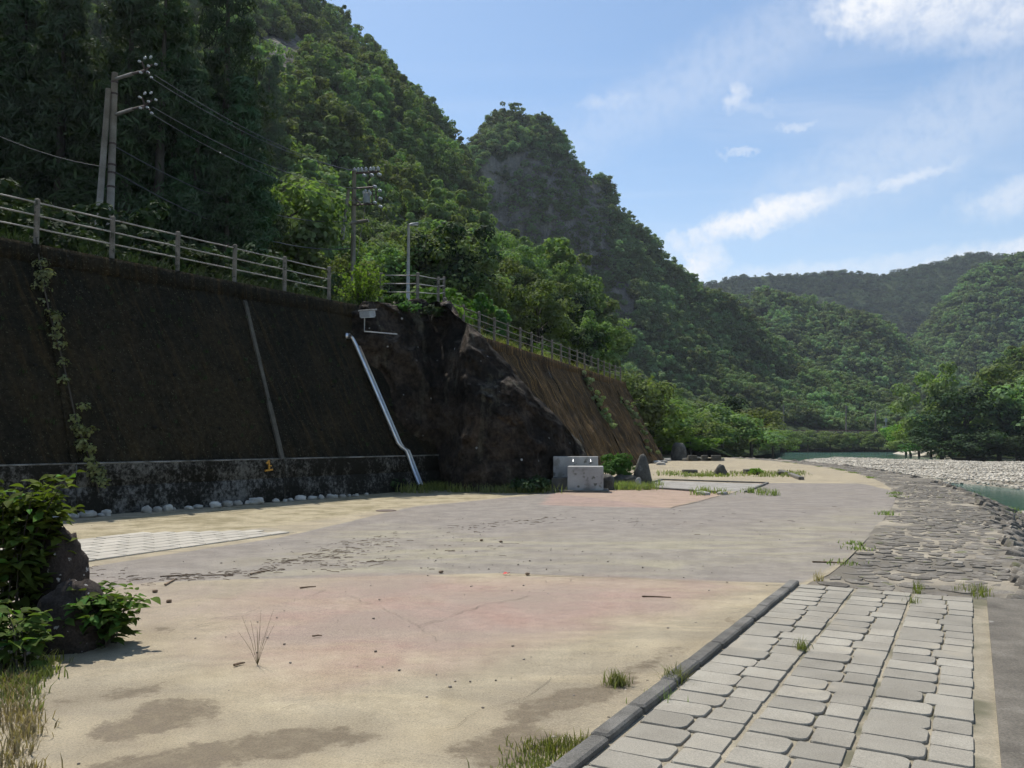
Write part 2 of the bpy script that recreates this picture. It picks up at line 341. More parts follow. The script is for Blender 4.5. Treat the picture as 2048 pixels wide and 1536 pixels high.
def rockmat():
    m, nt, out = newmat('black_outcrop')
    pos = N(nt, 'ShaderNodeNewGeometry').outputs['Position']
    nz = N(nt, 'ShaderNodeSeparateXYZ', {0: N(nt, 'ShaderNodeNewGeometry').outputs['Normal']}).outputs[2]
    big = ntex(nt, pos, 0.8, 6, 0.65)
    st = ntex(nt, N(nt, 'ShaderNodeMapping', {'Vector': pos, 'Scale': (1.6, 1.6, 0.16)}).outputs[0], 0.9, 5, 0.6)
    fine = ntex(nt, pos, 7, 6, 0.7)
    col = mixc(nt, smooth(nt, big, 0.40, 0.65), (0.021, 0.0175, 0.014), (0.074, 0.056, 0.041))
    col = mixc(nt, smooth(nt, st, 0.55, 0.70, 0, 0.7), col, (0.135, 0.122, 0.088))
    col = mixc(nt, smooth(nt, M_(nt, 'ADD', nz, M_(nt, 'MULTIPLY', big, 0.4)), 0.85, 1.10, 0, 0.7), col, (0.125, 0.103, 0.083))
    col = mixc(nt, 0.9, col, N(nt, 'ShaderNodeMapRange', {0: fine, 1: 0.3, 2: 0.7, 3: 0.3, 4: 1.7}).outputs[0], 'MULTIPLY')
    sp_ = N(nt, 'ShaderNodeTexVoronoi', {'Vector': pos, 'Scale': 2.2, 'Randomness': 1.0}).outputs['Distance']
    gate = ntex(nt, pos, 0.9, 2)
    col = mixc(nt, M_(nt, 'MULTIPLY', smooth(nt, M_(nt, 'ADD', sp_, M_(nt, 'MULTIPLY', fine, 0.10)), 0.16, 0.10), smooth(nt, gate, 0.42, 0.5)), col, (0.42, 0.42, 0.40))
    bs = N(nt, 'ShaderNodeBsdfPrincipled', {'Base Color': col, 'Roughness': 0.95, 'Specular IOR Level': 0.08})
    h = M_(nt, 'ADD', fine, M_(nt, 'MULTIPLY', st, 0.8))
    nt.links.new(N(nt, 'ShaderNodeBump', {'Height': h, 'Strength': 1.0, 'Distance': 0.12}).outputs[0], bs.inputs['Normal'])
    nt.links.new(bs.outputs[0], out.inputs[0]); return m
OUTCROP = rockmat()
def hillmat(name, cliff):
    m, nt, out = newmat(name)
    pos = N(nt, 'ShaderNodeNewGeometry').outputs['Position']
    rock = N(nt, 'ShaderNodeAttribute', attribute_name='rock').outputs['Fac']
    n1 = ntex(nt, pos, 0.12, 6, 0.65)
    st = ntex(nt, N(nt, 'ShaderNodeMapping', {'Vector': pos, 'Scale': (1, 1, 0.18)}).outputs[0], 0.16, 7, 0.65)
    green = mixc(nt, smooth(nt, n1, 0.35, 0.65), (0.022, 0.036, 0.012), (0.05, 0.075, 0.025))
    rc = mixc(nt, smooth(nt, st, 0.36, 0.66), cliff, (0.245, 0.23, 0.20))
    rc = mixc(nt, smooth(nt, n1, 0.56, 0.68), rc, (0.05, 0.065, 0.03))
    col = mixc(nt, smooth(nt, M_(nt, 'ADD', rock, M_(nt, 'MULTIPLY', M_(nt, 'SUBTRACT', n1, 0.5), 1.2)), 0.4, 0.6), green, rc)
    bs = N(nt, 'ShaderNodeBsdfPrincipled', {'Base Color': col, 'Roughness': 0.95, 'Specular IOR Level': 0.1})
    nt.links.new(N(nt, 'ShaderNodeBump', {'Height': M_(nt, 'ADD', st, n1), 'Strength': 1.0, 'Distance': 4.0}).outputs[0], bs.inputs['Normal'])
    nt.links.new(bs.outputs[0], out.inputs[0]); return m
HILLM = hillmat('wooded_slope', (0.115, 0.110, 0.097))
def watermat():
    m, nt, out = newmat('river_water')
    pos = N(nt, 'ShaderNodeNewGeometry').outputs['Position']
    n0 = ntex(nt, pos, 0.03, 3)
    w = ntex(nt, N(nt, 'ShaderNodeMapping', {'Vector': pos, 'Scale': (1, 1, 1)}).outputs[0], 2.2, 4, 0.6)
    col = mixc(nt, smooth(nt, n0, 0.35, 0.65), (0.045, 0.105, 0.083), (0.075, 0.16, 0.135))
    bs = N(nt, 'ShaderNodeBsdfPrincipled', {'Base Color': col, 'Roughness': 0.12, 'IOR': 1.33, 'Specular IOR Level': 0.5})
    nt.links.new(N(nt, 'ShaderNodeBump', {'Height': w, 'Strength': 0.22, 'Distance': 0.06}).outputs[0], bs.inputs['Normal'])
    nt.links.new(bs.outputs[0], out.inputs[0]); return m
WATER = watermat()
def plazamat():
    m, nt, out = newmat('plaza_surface')
    pos = N(nt, 'ShaderNodeNewGeometry').outputs['Position']
    A = lambda k: N(nt, 'ShaderNodeAttribute', attribute_name=k).outputs['Fac']
    n1 = ntex(nt, pos, 0.55, 6, 0.6, 0.4); n2 = ntex(nt, pos, 2.2, 6, 0.65); fine = ntex(nt, pos, 75, 4, 0.75); grit = ntex(nt, pos, 170, 2, 0.6)
    flow = ntex(nt, N(nt, 'ShaderNodeMapping', {'Vector': pos, 'Rotation': (0, 0, R(-12)), 'Scale': (0.42, 1.25, 1)}).outputs[0], 0.8, 8, 0.66, 1.6)
    wob = M_(nt, 'SUBTRACT', n1, 0.5); wob2 = M_(nt, 'SUBTRACT', n2, 0.5)
    def msk(k, amp, w, amp2=0.0):
        v = M_(nt, 'ADD', A(k), M_(nt, 'MULTIPLY', wob, amp))
        if amp2: v = M_(nt, 'ADD', v, M_(nt, 'MULTIPLY', wob2, amp2))
        return smooth(nt, v, -w, w)
    sand = mixc(nt, smooth(nt, n2, 0.3, 0.7), (0.315, 0.262, 0.172), (0.395, 0.335, 0.228))
    tan = mixc(nt, smooth(nt, n2, 0.3, 0.7), (0.245, 0.208, 0.145), (0.315, 0.27, 0.19))
    base = mixc(nt, smooth(nt, flow, 0.40, 0.60), tan, sand)
    grey = mixc(nt, smooth(nt, n2, 0.35, 0.65), (0.192, 0.169, 0.145), (0.248, 0.22, 0.188))
    red = mixc(nt, smooth(nt, n2, 0.3, 0.7), (0.295, 0.184, 0.146), (0.355, 0.245, 0.197))
    moss = mixc(nt, smooth(nt, M_(nt, 'ADD', M_(nt, 'MULTIPLY', n2, 0.6), M_(nt, 'MULTIPLY', n1, 0.4)), 0.40, 0.58), (0.215, 0.182, 0.105), (0.365, 0.312, 0.205))
    col = mixc(nt, msk('moss', 0.8, 0.25), base, moss)
    col = mixc(nt, msk('grey', 0.25, 0.06, 0.12), col, grey)
    # sand washed over the asphalt in long drifts
    ov = M_(nt, 'MULTIPLY', msk('drift', 2.0, 0.9), smooth(nt, flow, 0.42, 0.62, 0.15, 0.85))
    olive = mixc(nt, smooth(nt, n2, 0.3, 0.7), (0.255, 0.23, 0.16), (0.325, 0.295, 0.21))
    col = mixc(nt, ov, col, olive)
    col = mixc(nt, M_(nt, 'MULTIPLY', msk('redfar', 0.5, 0.15), smooth(nt, n2, 0.2, 0.6, 0.25, 0.7)), col, red)
    rk = M_(nt, 'MULTIPLY', msk('red', 1.6, 0.55), smooth(nt, flow, 0.36, 0.62, 1.0, 0.45))
    col = mixc(nt, rk, col, red)
    gk = M_(nt, 'MULTIPLY', msk('greyfront', 1.4, 0.5), smooth(nt, n1, 0.36, 0.6, 0.25, 0.75))
    col = mixc(nt, gk, col, (0.27, 0.215, 0.175))
    n3 = ntex(nt, pos, 9.0, 6, 0.7)
    dsum = M_(nt, 'ADD', A('damp'), M_(nt, 'ADD', M_(nt, 'MULTIPLY', wob, 0.55), M_(nt, 'ADD', M_(nt, 'MULTIPLY', wob2, 0.45), M_(nt, 'MULTIPLY', M_(nt, 'SUBTRACT', n3, 0.5), 0.30))))
    damp = M_(nt, 'MULTIPLY', smooth(nt, dsum, -0.03, 0.06), smooth(nt, n3, 0.30, 0.6, 0.45, 0.9))
    col = mixc(nt, damp, col, (0.115, 0.090, 0.060))
    halo = smooth(nt, dsum, -0.30, 0.05, 0.0, 0.30)
    col = mixc(nt, halo, col, (0.175, 0.14, 0.095))
    stain = M_(nt, 'MULTIPLY', smooth(nt, n1, 0.50, 0.66), smooth(nt, n3, 0.40, 0.62, 0.0, 0.42))
    col = mixc(nt, stain, col, (0.19, 0.155, 0.115))
    col = mixc(nt, 0.5, col, N(nt, 'ShaderNodeMapRange', {0: n3, 1: 0.3, 2: 0.7, 3: 0.78, 4: 1.22}).outputs[0], 'MULTIPLY')
    far = mixc(nt, smooth(nt, n2, 0.35, 0.65), (0.23, 0.215, 0.19), (0.33, 0.31, 0.275))
    col = mixc(nt, msk('cobble', 0.0, 0.05), col, far)
    col = mixc(nt, 0.42, col, N(nt, 'ShaderNodeMapRange', {0: fine, 1: 0.28, 2: 0.72, 3: 0.25, 4: 1.75}).outputs[0], 'MULTIPLY')
    col = mixc(nt, smooth(nt, grit, 0.64, 0.70, 0, 0.7), col, (0.10, 0.08, 0.06))
    bs = N(nt, 'ShaderNodeBsdfPrincipled', {'Base Color': col, 'Roughness': 0.9, 'Specular IOR Level': 0.2})
    hh = M_(nt, 'ADD', M_(nt, 'MULTIPLY', fine, 0.25), M_(nt, 'MULTIPLY', n2, 1.0))
    nt.links.new(N(nt, 'ShaderNodeBump', {'Height': hh, 'Strength': 0.5, 'Distance': 0.03}).outputs[0], bs.inputs['Normal'])
    nt.links.new(bs.outputs[0], out.inputs[0]); return m
PLAZA = plazamat()
# ================================================================== SETTING
def struct(name, me, mat): return tag(obj(name, me, mat), kind='structure')
# valley floor under everything
b = MB(); b.add([(-2500, -600, -3.2), (2500, -600, -3.2), (2500, 3500, -3.2), (-2500, 3500, -3.2)], [(0, 1, 2, 3)])
struct('ground', b.mesh('ground'), SOIL)
# ---------------------------------------------------------------- river bank curves
KD = Vector((0.485, 0.8745, 0)); KN = Vector((0.8745, -0.485, 0))       # along the paved strip / to its river side
K0 = G(1600, 1174)
pts = [G(x, y) for x, y in [(1652, 1150), (1702, 1108), (1742, 1065), (1771, 1030), (1787, 1002), (1786, 985), (1766, 968), (1722, 950), (1652, 935), (1566, 924), (1490, 918), (1420, 915)]]
ctrl = [K0 - KD * 14, K0 - KD * 9, K0 - KD * 4, K0] + pts
def resample(ps, step):
    out = [ps[0]]
    # Catmull-Rom
    q = [2 * ps[0] - ps[1]] + ps + [2 * ps[-1] - ps[-2]]
    dense = []
    for i in range(1, len(q) - 2):
        for t in np.linspace(0, 1, 24, endpoint=False):
            a, b_, c, d = q[i - 1], q[i], q[i + 1], q[i + 2]
            dense.append(0.5 * ((2 * b_) + (c - a) * t + (2 * a - 5 * b_ + 4 * c - d) * t * t + (3 * b_ - a - 3 * c + d) * t ** 3))
    dense.append(ps[-1])
    accd = 0
    for i in range(1, len(dense)):
        accd += (dense[i] - dense[i - 1]).length
        if accd >= step: out.append(dense[i]); accd = 0
    return out
inner = resample(ctrl, 0.5)
NI = len(inner)
tang = [(inner[min(i + 2, NI - 1)] - inner[max(i - 2, 0)]).normalized() for i in range(NI)]
norm = [Vector((t.y, -t.x, 0)) for t in tang]
s_k0 = min(range(NI), key=lambda i: (inner[i] - K0).length)            # index where the paved strip ends
BANDW = 2.0
def bankpt(i, o):                     # offset o to the river from the inner curve: level crest, then slope to the water
    p = inner[i] + norm[i] * o
    z = -0.004 if o <= BANDW else -0.004 - (o - BANDW) * 0.42 - max(0, o - 3.1) * 0.35
    if o > BANDW: z -= 0.0
    return Vector((p.x, p.y, z))
# plaza sheet: regular grid cut at the bank curve
xs = np.arange(-19, 26.01, 0.2)
ys = np.concatenate([np.arange(-6, 16, 0.2), np.arange(16, 40, 0.4), np.arange(40, 92, 0.8)])
inn = np.array([(p.x, p.y) for p in inner])
def xlimit(y):                        # rightmost plaza x at this y
    return np.interp(y, inn[:, 1], inn[:, 0])
def seg_dist(Q, poly, closed=True):
    d = np.full(len(Q), 1e9); n = len(poly); inside = np.zeros(len(Q), bool)
    for i in range(n if closed else n - 1):
        a = np.array(poly[i]); c = np.array(poly[(i + 1) % n]); ab = c - a
        t = np.clip(((Q - a) @ ab) / max(ab @ ab, 1e-9), 0, 1)
        d = np.minimum(d, np.linalg.norm(Q - (a + t[:, None] * ab), axis=1))
        if closed:
            cond = ((a[1] > Q[:, 1]) != (c[1] > Q[:, 1]))
            with np.errstate(divide='ignore', invalid='ignore'):
                xx = (c[0] - a[0]) * (Q[:, 1] - a[1]) / (c[1] - a[1]) + a[0]
            inside ^= cond & (Q[:, 0] < xx)
    return np.where(inside, d, -d) if closed else d
def gp(l): return [tuple(G(x, y)[:2]) for x, y in l]
rows = []; 
NXC = 220
for y in ys:
    x1 = float(xlimit(y)) + 0.03
    rows.append(np.stack([np.linspace(-22, x1, NXC), np.full(NXC, y), np.zeros(NXC)], 1))
V = np.concatenate(rows)
Q = V[:, :2]
att = {
 'grey': seg_dist(Q, gp([(-400, 1190), (150, 1138), (560, 1076), (830, 1013), (1110, 986), (1340, 1016), (1540, 966), (1725, 967), (1800, 985), (1800, 1010), (1760, 1060), (1690, 1120), (1600, 1168), (1000, 1146), (300, 1165), (-400, 1260)])),
 'drift': seg_dist(Q, gp([(400, 1165), (560, 1110), (760, 1050), (1000, 1072), (1500, 1060), (1760, 1010), (1740, 1080), (1640, 1150), (1000, 1138)])),
 'red': seg_dist(Q, gp([(430, 1200), (700, 1160), (1000, 1150), (1480, 1172), (1250, 1240), (1000, 1290), (800, 1340), (640, 1360), (480, 1300)])),
 'greyfront': seg_dist(Q, gp([(200, 1165), (1000, 1150), (1450, 1172), (1300, 1230), (900, 1300), (500, 1290), (250, 1230)])),
 'redfar': seg_dist(Q, gp([(1105, 987), (1220, 974), (1300, 973), (1530, 966), (1338, 1016), (1080, 1010)])),
 'moss': seg_dist(Q, gp([(-200, 1080), (100, 1046), (740, 985), (1120, 975), (1110, 985), (830, 1010), (500, 1062), (150, 1085), (-200, 1120)])),
 'cobble': seg_dist(Q, gp([(1318, 961), (1535, 968), (1492, 984), (1290, 975)])),
}
# damp stains: small closed shapes where water stood
dm = np.full(len(Q), -9.0)
for l in [[(90, 1400), (250, 1380), (330, 1360), (350, 1378), (230, 1398), (110, 1412)], [(200, 1470), (330, 1395), (430, 1400), (440, 1440), (330, 1460), (200, 1490)],
          [(160, 1530), (420, 1490), (700, 1480), (640, 1510), (420, 1540), (200, 1580)], [(305, 1256), (330, 1253), (342, 1262), (322, 1272)], [(1000, 1420), (1180, 1370), (1430, 1265), (1470, 1235), (1440, 1262), (1240, 1385), (1080, 1440)],
          [(880, 1500), (1050, 1440), (1150, 1480), (1000, 1560)], [(480, 1470), (700, 1450), (760, 1475), (560, 1500)]]:
    dm = np.maximum(dm, seg_dist(Q, gp(l)))
att['damp'] = np.clip(dm, -1.0, 5)
nz = np.array([fbm((x, y, 0), 0.35, 3, 4.0) for x, y in Q]) * 0.012
V[:, 2] = np.clip(nz, -0.02, 0.006)
plaza = struct('plaza', npmesh('plaza', V, grid_faces(len(ys), NXC)[:, ::-1], True, att), PLAZA)
def strip(name, a, b_, w, z, mat, parent):
    a, b_ = Vector(a), Vector(b_); t = (b_ - a).normalized(); n_ = Vector((-t.y, t.x, 0)) * w / 2
    m_ = MB(); k = max(2, int((b_ - a).length / 0.5)); prev = None; vs_ = []
    for i in range(k + 1):
        p = a.lerp(b_, i / k); j = n_ * (1 + 0.5 * random.uniform(-1, 1))
        o_ = n_.normalized() * (random.uniform(-1, 1) * w * 0.8 + 0.03 * math.sin(i * 0.9))
        vs_ += [p + j + o_ + Vector((0, 0, z)), p - j + o_ + Vector((0, 0, z))]
    m_.add(vs_, [(2 * i, 2 * i + 1, 2 * i + 3, 2 * i + 2) for i in range(k)])
    return m_.build(name, mat, parent)
DARKJ = surf('dirt_joint', [(0.3, (0.09, 0.075, 0.05)), (0.7, (0.17, 0.14, 0.10))], 6, bump=0)
strip('joint', G(1000, 1147), G(1590, 1172), 0.016, 0.010, DARKJ, plaza)
strip('joint', G(1340, 1017), G(1540, 967), 0.03, 0.010, DARKJ, plaza)
def crack(pl_, w):
    m_ = MB(); q = [G(*p) for p in pl_]; out_ = []
    for a_, b_ in zip(q[:-1], q[1:]):
        n = max(3, int((b_ - a_).length / 0.07))
        out_ += [a_.lerp(b_, k / n) + Vector((random.gauss(0, .012), random.gauss(0, .018), 0)) for k in range(n)]
    vs_ = []
    for i, p in enumerate(out_):
        t = (out_[min(i + 1, len(out_) - 1)] - out_[max(i - 1, 0)]).normalized(); n_ = Vector((-t.y, t.x, 0)) * w * .65 * random.uniform(.1, 1)
        vs_ += [p + n_ + Vector((0, 0, .009)), p - n_ + Vector((0, 0, .009))]
    m_.add(vs_, [(2 * i, 2 * i + 1, 2 * i + 3, 2 * i + 2) for i in range(len(out_) - 1)]); m_.build('crack', DARKJ, plaza)
crack([(340, 1270), (480, 1230), (560, 1210), (660, 1178)], .006); crack([(835, 1255), (880, 1240), (960, 1212), (1070, 1192)], .007)
crack([(690, 1190), (760, 1215), (840, 1252), (880, 1290)], .004); crack([(900, 1462), (960, 1420), (1060, 1395), (1110, 1352)], .004); crack([(560, 1420), (640, 1400), (700, 1360)], .003); crack([(1180, 1100), (1260, 1085), (1400, 1080)], .008); crack([(740, 1040), (860, 1055), (1000, 1046)], .008)
# crest band and stone slope of the bank
offs = [-0.25, 0, 0.35, 0.7, 1.05, 1.4, 1.7, BANDW, 2.5, 3.1, 3.6, 4.1, 4.4, 4.8, 5.2, 5.8, 6.5, 7.3, 8.2]
V = []
for i in range(NI):
    for o_ in offs:
        p = bankpt(i, o_); p.z += -0.03 if o_ < 0 else 0; p.z += fbm(p, 0.8, 3, 9) * (0.012 if o_ < BANDW else 0.10); V.append(p)
me = npmesh('revetment', [tuple(p) for p in V], grid_faces(NI, len(offs)), True)
revet = struct('revetment', me, MORTAR)
# stones set in the crest and the slope
rng = np.random.default_rng(5)
def dome(c, t, n_, up, a, b_, h, seed):
    r_ = np.random.default_rng(seed); k = 9; vs_ = []
    jit = 1 + r_.uniform(-0.32, 0.22, k)
    for (q, hh) in ((1.0, -0.03), (0.93, h * 0.65), (0.66, h * (1 + r_.uniform(-.15, .15)))):
        for i in range(k):
            an = 2 * math.pi * i / k
            tw = r_.uniform(-.1, .1) * h if hh > 0 else 0
            vs_.append(c + t * (math.cos(an) * a * q * jit[i]) + n_ * (math.sin(an) * b_ * q * jit[i]) + up * (hh + tw))
    vs_.append(c + up * h * 1.04)
    fs = []
    for r0 in (0, k):
        for i in range(k):
            j = (i + 1) % k; fs.append((r0 + i, r0 + j, r0 + k + j, r0 + k + i))
    for i in range(k): fs.append((2 * k + i, 2 * k + (i + 1) % k, 3 * k))
    return vs_, fs
SW_ = 1.67
stones = []
arc = [0.0]
for k in range(1, NI): arc.append(arc[-1] + (inner[k] - inner[k - 1]).length)
s = arc[s_k0] - 2.2; rowi = 0
while s < arc[-1] - 1.5:
    far = s > arc[s_k0] + 26
    pitch = random.uniform(0.20, 0.31) if not far else random.uniform(0.36, 0.5)
    o_ = 0.02 + (rowi % 2) * 0.18 + random.uniform(0, .12)
    while o_ < 6.3:
        a = random.choice([random.uniform(0.07, 0.13), random.uniform(0.11, 0.21)]) * (1.5 if far else 1.0); o_c = o_ + a
        ss = s + random.uniform(-.25, .25) * pitch
        i0 = min(int(np.searchsorted(arc, ss)), NI - 2); i0 = max(i0 - 1, 0); fr = (ss - arc[i0]) / max(arc[i0 + 1] - arc[i0], 1e-6)
        c = bankpt(i0, o_c).lerp(bankpt(i0 + 1, o_c), fr)
        slope = o_c > BANDW
        back_ = -(c - K0).dot(KD); side_ = (c - K0).dot(KN)
        if back_ > -a * .7 and side_ < SW_ + 1.95: o_ += 2 * a; continue
        sandy = (not slope) and (fbm(c, 0.45, 2, 31) + 0.25 * fbm(c, 2.0, 2, 3)) > (9 if (c - K0).length < 2.2 else 0.22 if s < arc[s_k0] + 4 else 0.42)
        if not sandy: stones.append((c, i0, a * random.uniform(0.86, 1.0), slope, far, pitch))
        o_ += 2 * a + random.uniform(0.0, 0.05)
    s += pitch; rowi += 1
SB = MB(); n_part = 0
stones.sort(key=lambda s: s[0].x ** 2 + s[0].y ** 2)
sunk = 0
for k, (c, i0, a, slope, far, pitch) in enumerate(stones):
    t = tang[i0]; n_ = norm[i0]; up = Vector((0, 0, 1))
    if slope:
        n_ = (n_ + Vector((0, 0, -0.42 if (c - inner[i0]).length < 3.1 else -0.77))).normalized(); up = t.cross(n_) * -1
        if up.z < 0: up = -up
    ro = random.uniform(-0.25, 0.25); t2 = t * math.cos(ro) + n_ * math.sin(ro); n2 = n_ * math.cos(ro) - t * math.sin(ro)
    h = random.uniform(0.003, 0.020) if not slope else random.uniform(0.03, 0.11)
    c2 = c
    vs_, fs = dome(c2, t2, n2, up, pitch * random.uniform(0.46, 0.66), a * random.uniform(.95, 1.12), h, k)
    px_, py_, dd = proj([tuple(c2)])
    if n_part < 290 and -50 < px_[0] < 2090 and py_[0] < 1560:
        b = MB().add(vs_, fs); auto_smooth(b.build('stone', BANKSTONE, revet), 50); n_part += 1
    else: SB.add(vs_, fs)
o = SB.build('stone_setting', BANKSTONE, revet); auto_smooth(o, 50); tag(o, kind='stuff')
# ---------------------------------------------------------------- paved strip with kerb
SW = 1.67; SL = 13.5
pave = MB()
def KP(s, o_, z=0.0):                 # s metres back from the far end, o_ from the kerb's inner edge
    p = K0 - KD * s + KN * o_; return Vector((p.x, p.y, z))
c4 = [KP(0, -0.13), KP(SL, -0.13), KP(SL, SW + 0.10), KP(0, SW + 0.10)]
pave.prism([(p.x, p.y) for p in reversed(c4)], -0.30, 0.027)
pv_ = struct('paved_walk', pave.mesh('paved_walk'), JOINT)
def pblock(s0, s1, o0, o1, round_end):
    g = 0.0042 + random.uniform(0, 0.003); j = lambda: random.uniform(-0.005, 0.005)
    s0 += g; s1 -= g; o0 += g; o1 -= g
    r1 = 0.016 if not round_end else 0.052
    poly = [(s0 + j(), o0 + .012 + j()), (s1 - .012, o0 + j())] if False else []
    def arc(cs, co, r, a0, n=3):
        return [(cs + r * math.cos(R(a0 + 90 * k / n)), co + r * math.sin(R(a0 + 90 * k / n))) for k in range(n + 1)]
    sm = 0.014
    rr = r1
    poly = [(s0, o0 + sm), (s0 + sm, o0), ((s0 + s1) / 2, o0 + j()), (s1 - sm, o0), (s1, o0 + sm)] + arc(s1 - rr, o1 - rr, rr, 0) + arc(s0 + rr, o1 - rr, rr, 90)
    poly = [(a + j() * 0.5, b_ + j() * 0.5) for a, b_ in poly]
    n = len(poly); cs = sum(p[0] for p in poly) / n; co = sum(p[1] for p in poly) / n
    top = 0.042 + random.uniform(-0.004, 0.004); tx = random.uniform(-.016, .016); ty = random.uniform(-.012, .012)
    vs_ = []
    for (q, z) in ((1.0, 0.0), (1.0, top - 0.007), (0.97, top)):
        for (a, b_) in poly:
            aa = cs + (a - cs) * q; bb = co + (b_ - co) * q
            vs_.append(KP(aa, bb, z + (tx * (aa - cs) + ty * (bb - co) if z > 0 else 0)))
    fs = []
    for r0 in (0, n):
        for i_ in range(n):
            j2 = (i_ + 1) % n; fs.append((r0 + i_, r0 + j2, r0 + n + j2, r0 + n + i_))
    vs_.append(KP(cs, co, top)); fs += [(2 * n + i_, 2 * n + (i_ + 1) % n, 3 * n) for i_ in range(n)]
    m_ = MB().add(vs_, fs)
    return m_
ROWH = 0.243
lanes = [(0.02, 0.560), (0.578, 1.105), (1.123, 1.655)]
for ln, (o0, o1) in enumerate(lanes):
    s = 0.02 + random.uniform(0, 0.04); k = 0
    while s < 9.2:
        h = ROWH * random.uniform(0.92, 1.06)
        split = o0 + (o1 - o0) * (random.choice([0.60, 0.57, 0.62]) if (k % 5) else 0.5)
        for (a, b_, rd) in ((o0 + random.uniform(-.006, .006), split, True), (split, o1 + random.uniform(-.006, .006), False)):
            o = pblock(s, s + h, a, b_, rd).build('paving_stone', PAVER, pv_)
            # keep the top up
        s += h; k += 1
s = 0.0
while s < SL - 0.6:
    L = random.uniform(0.50, 0.62); m_ = MB()
    c = KP(s + L / 2, -0.055 + random.uniform(-.008, .008)); rz = math.atan2(KD.y, KD.x)
    mat = Matrix.Rotation(rz + random.uniform(-.008, .008), 3, 'Z') @ Matrix.Rotation(random.uniform(-.012, .012), 3, 'Y')
    m_.box((c.x, c.y, 0.0), (L - 0.010, 0.105, 0.145 + random.uniform(-.012, .012)), mat, 0.012)
    auto_smooth(m_.build('kerb_stone', KERB, pv_), 30); s += L
b = MB(); 
q = [KP(0.0, SW + 0.10), KP(SL, SW + 0.10), KP(SL, SW + 1.9), KP(-0.1, SW + 1.9)]
b.prism([(p.x, p.y) for p in reversed(q)], -2.2, 0.055)
lslab = struct('bank_slab', b.mesh('bank_slab'), SLABC)
# sand drift strip lying in the joint between walk and slab
# ---------------------------------------------------------------- pale paver patch on the left
A0 = G(565, 1069); PD = Vector((0.46, 0.888, 0)).normalized(); PN = Vector((-PD.y, PD.x, 0))
patch = MB(); q = [A0, A0 - PD * 7.2, A0 - PD * 7.2 + PN * 2.3, A0 + PN * 1.0 + PD * 0.6, A0 + PD * 0.35]
patch.prism([(p.x, p.y) for p in reversed(q)], -0.1, 0.009)
pp = struct('paver_patch', patch.mesh('paver_patch'), JOINT)
BL, BW = 0.46, 0.285
for r_ in range(8):
    for c_ in range(17):
        s0 = c_ * BL + (r_ % 2) * BL * 0.5; o0 = r_ * BW
        c = A0 - PD * (s0 + BL / 2 - 0.2) + PN * (o0 + BW / 2)
        if s0 + BL > 7.2 or (r_ > 3 and s0 < (r_ - 3) * 0.25): continue
        m_ = MB(); m_.box((c.x, c.y, 0.0), (BL - 0.03, BW - 0.03, 0.05 + random.uniform(-.004, .004)), Matrix.Rotation(math.atan2(PD.y, PD.x), 3, 'Z'), 0.006)
        m_.build('paver', PAVER2, pp)
# ---------------------------------------------------------------- water and gravel
b = MB(); b.add([(4, -20, -2.15), (600, -20, -2.15), (600, 420, -2.15), (4, 420, -2.15)], [(0, 1, 2, 3)])
struct('river', b.mesh('river'), WATER)
def blob_terrain(name, outline, ztop, mat, amp, seed, cell=1.2, edge=4.0, zbot=-2.7):
    ou = np.array(outline); x0, y0 = ou.min(0) - 1; x1, y1 = ou.max(0) + 1
    nx = int((x1 - x0) / cell) + 2; ny = int((y1 - y0) / cell) + 2
    gx, gy = np.meshgrid(np.linspace(x0, x1, nx), np.linspace(y0, y1, ny), indexing='ij')
    Qp = np.stack([gx.ravel(), gy.ravel()], 1); d = seg_dist(Qp, outline)
    f = np.clip(d / edge + 0.25, 0, 1); f = f * f * (3 - 2 * f)
    z = zbot + (ztop - zbot) * f + np.array([fbm((x, y, 0), 0.12, 4, seed) for x, y in Qp]) * amp * f
    me = npmesh(name, np.column_stack([Qp, z]), grid_faces(nx, ny), True)
    return struct(name, me, mat), Qp, z, d, (x0, y0, x1, y1)
bar_out = [tuple(G(x, y, -1.8)[:2]) for x, y in [(1585, 921), (1660, 916), (1760, 917), (1900, 921), (2048, 925), (2300, 930), (2500, 990), (2300, 985), (2048, 970), (1930, 961), (1850, 957), (1760, 946), (1680, 935), (1600, 926)]]
bar, bq, bz, bd, bb = blob_terrain('gravel_bar', bar_out, -1.72, GRAVEL, 0.25, 3, 1.0, 3.0)
near_out = [tuple(G(x, y, -1.95)[:2]) for x, y in [(1990, 1026), (2048, 1020), (2250, 1022), (2400, 1070), (2250, 1140), (2100, 1100), (2010, 1042)]]
nbar, nq, nz_, nd, nb = blob_terrain('gravel_shore', near_out, -1.85, GRAVEL, 0.15, 8, 0.5, 1.5)
spit_out = [tuple(G(x, y, -1.9)[:2]) for x, y in [(1783, 905), (1830, 903), (1900, 903), (2000, 906), (2000, 915), (1900, 917), (1850, 912)]]
blob_terrain('sand_spit', spit_out, 0.6, SANDBAR, 0.5, 12, 1.5, 14.0)
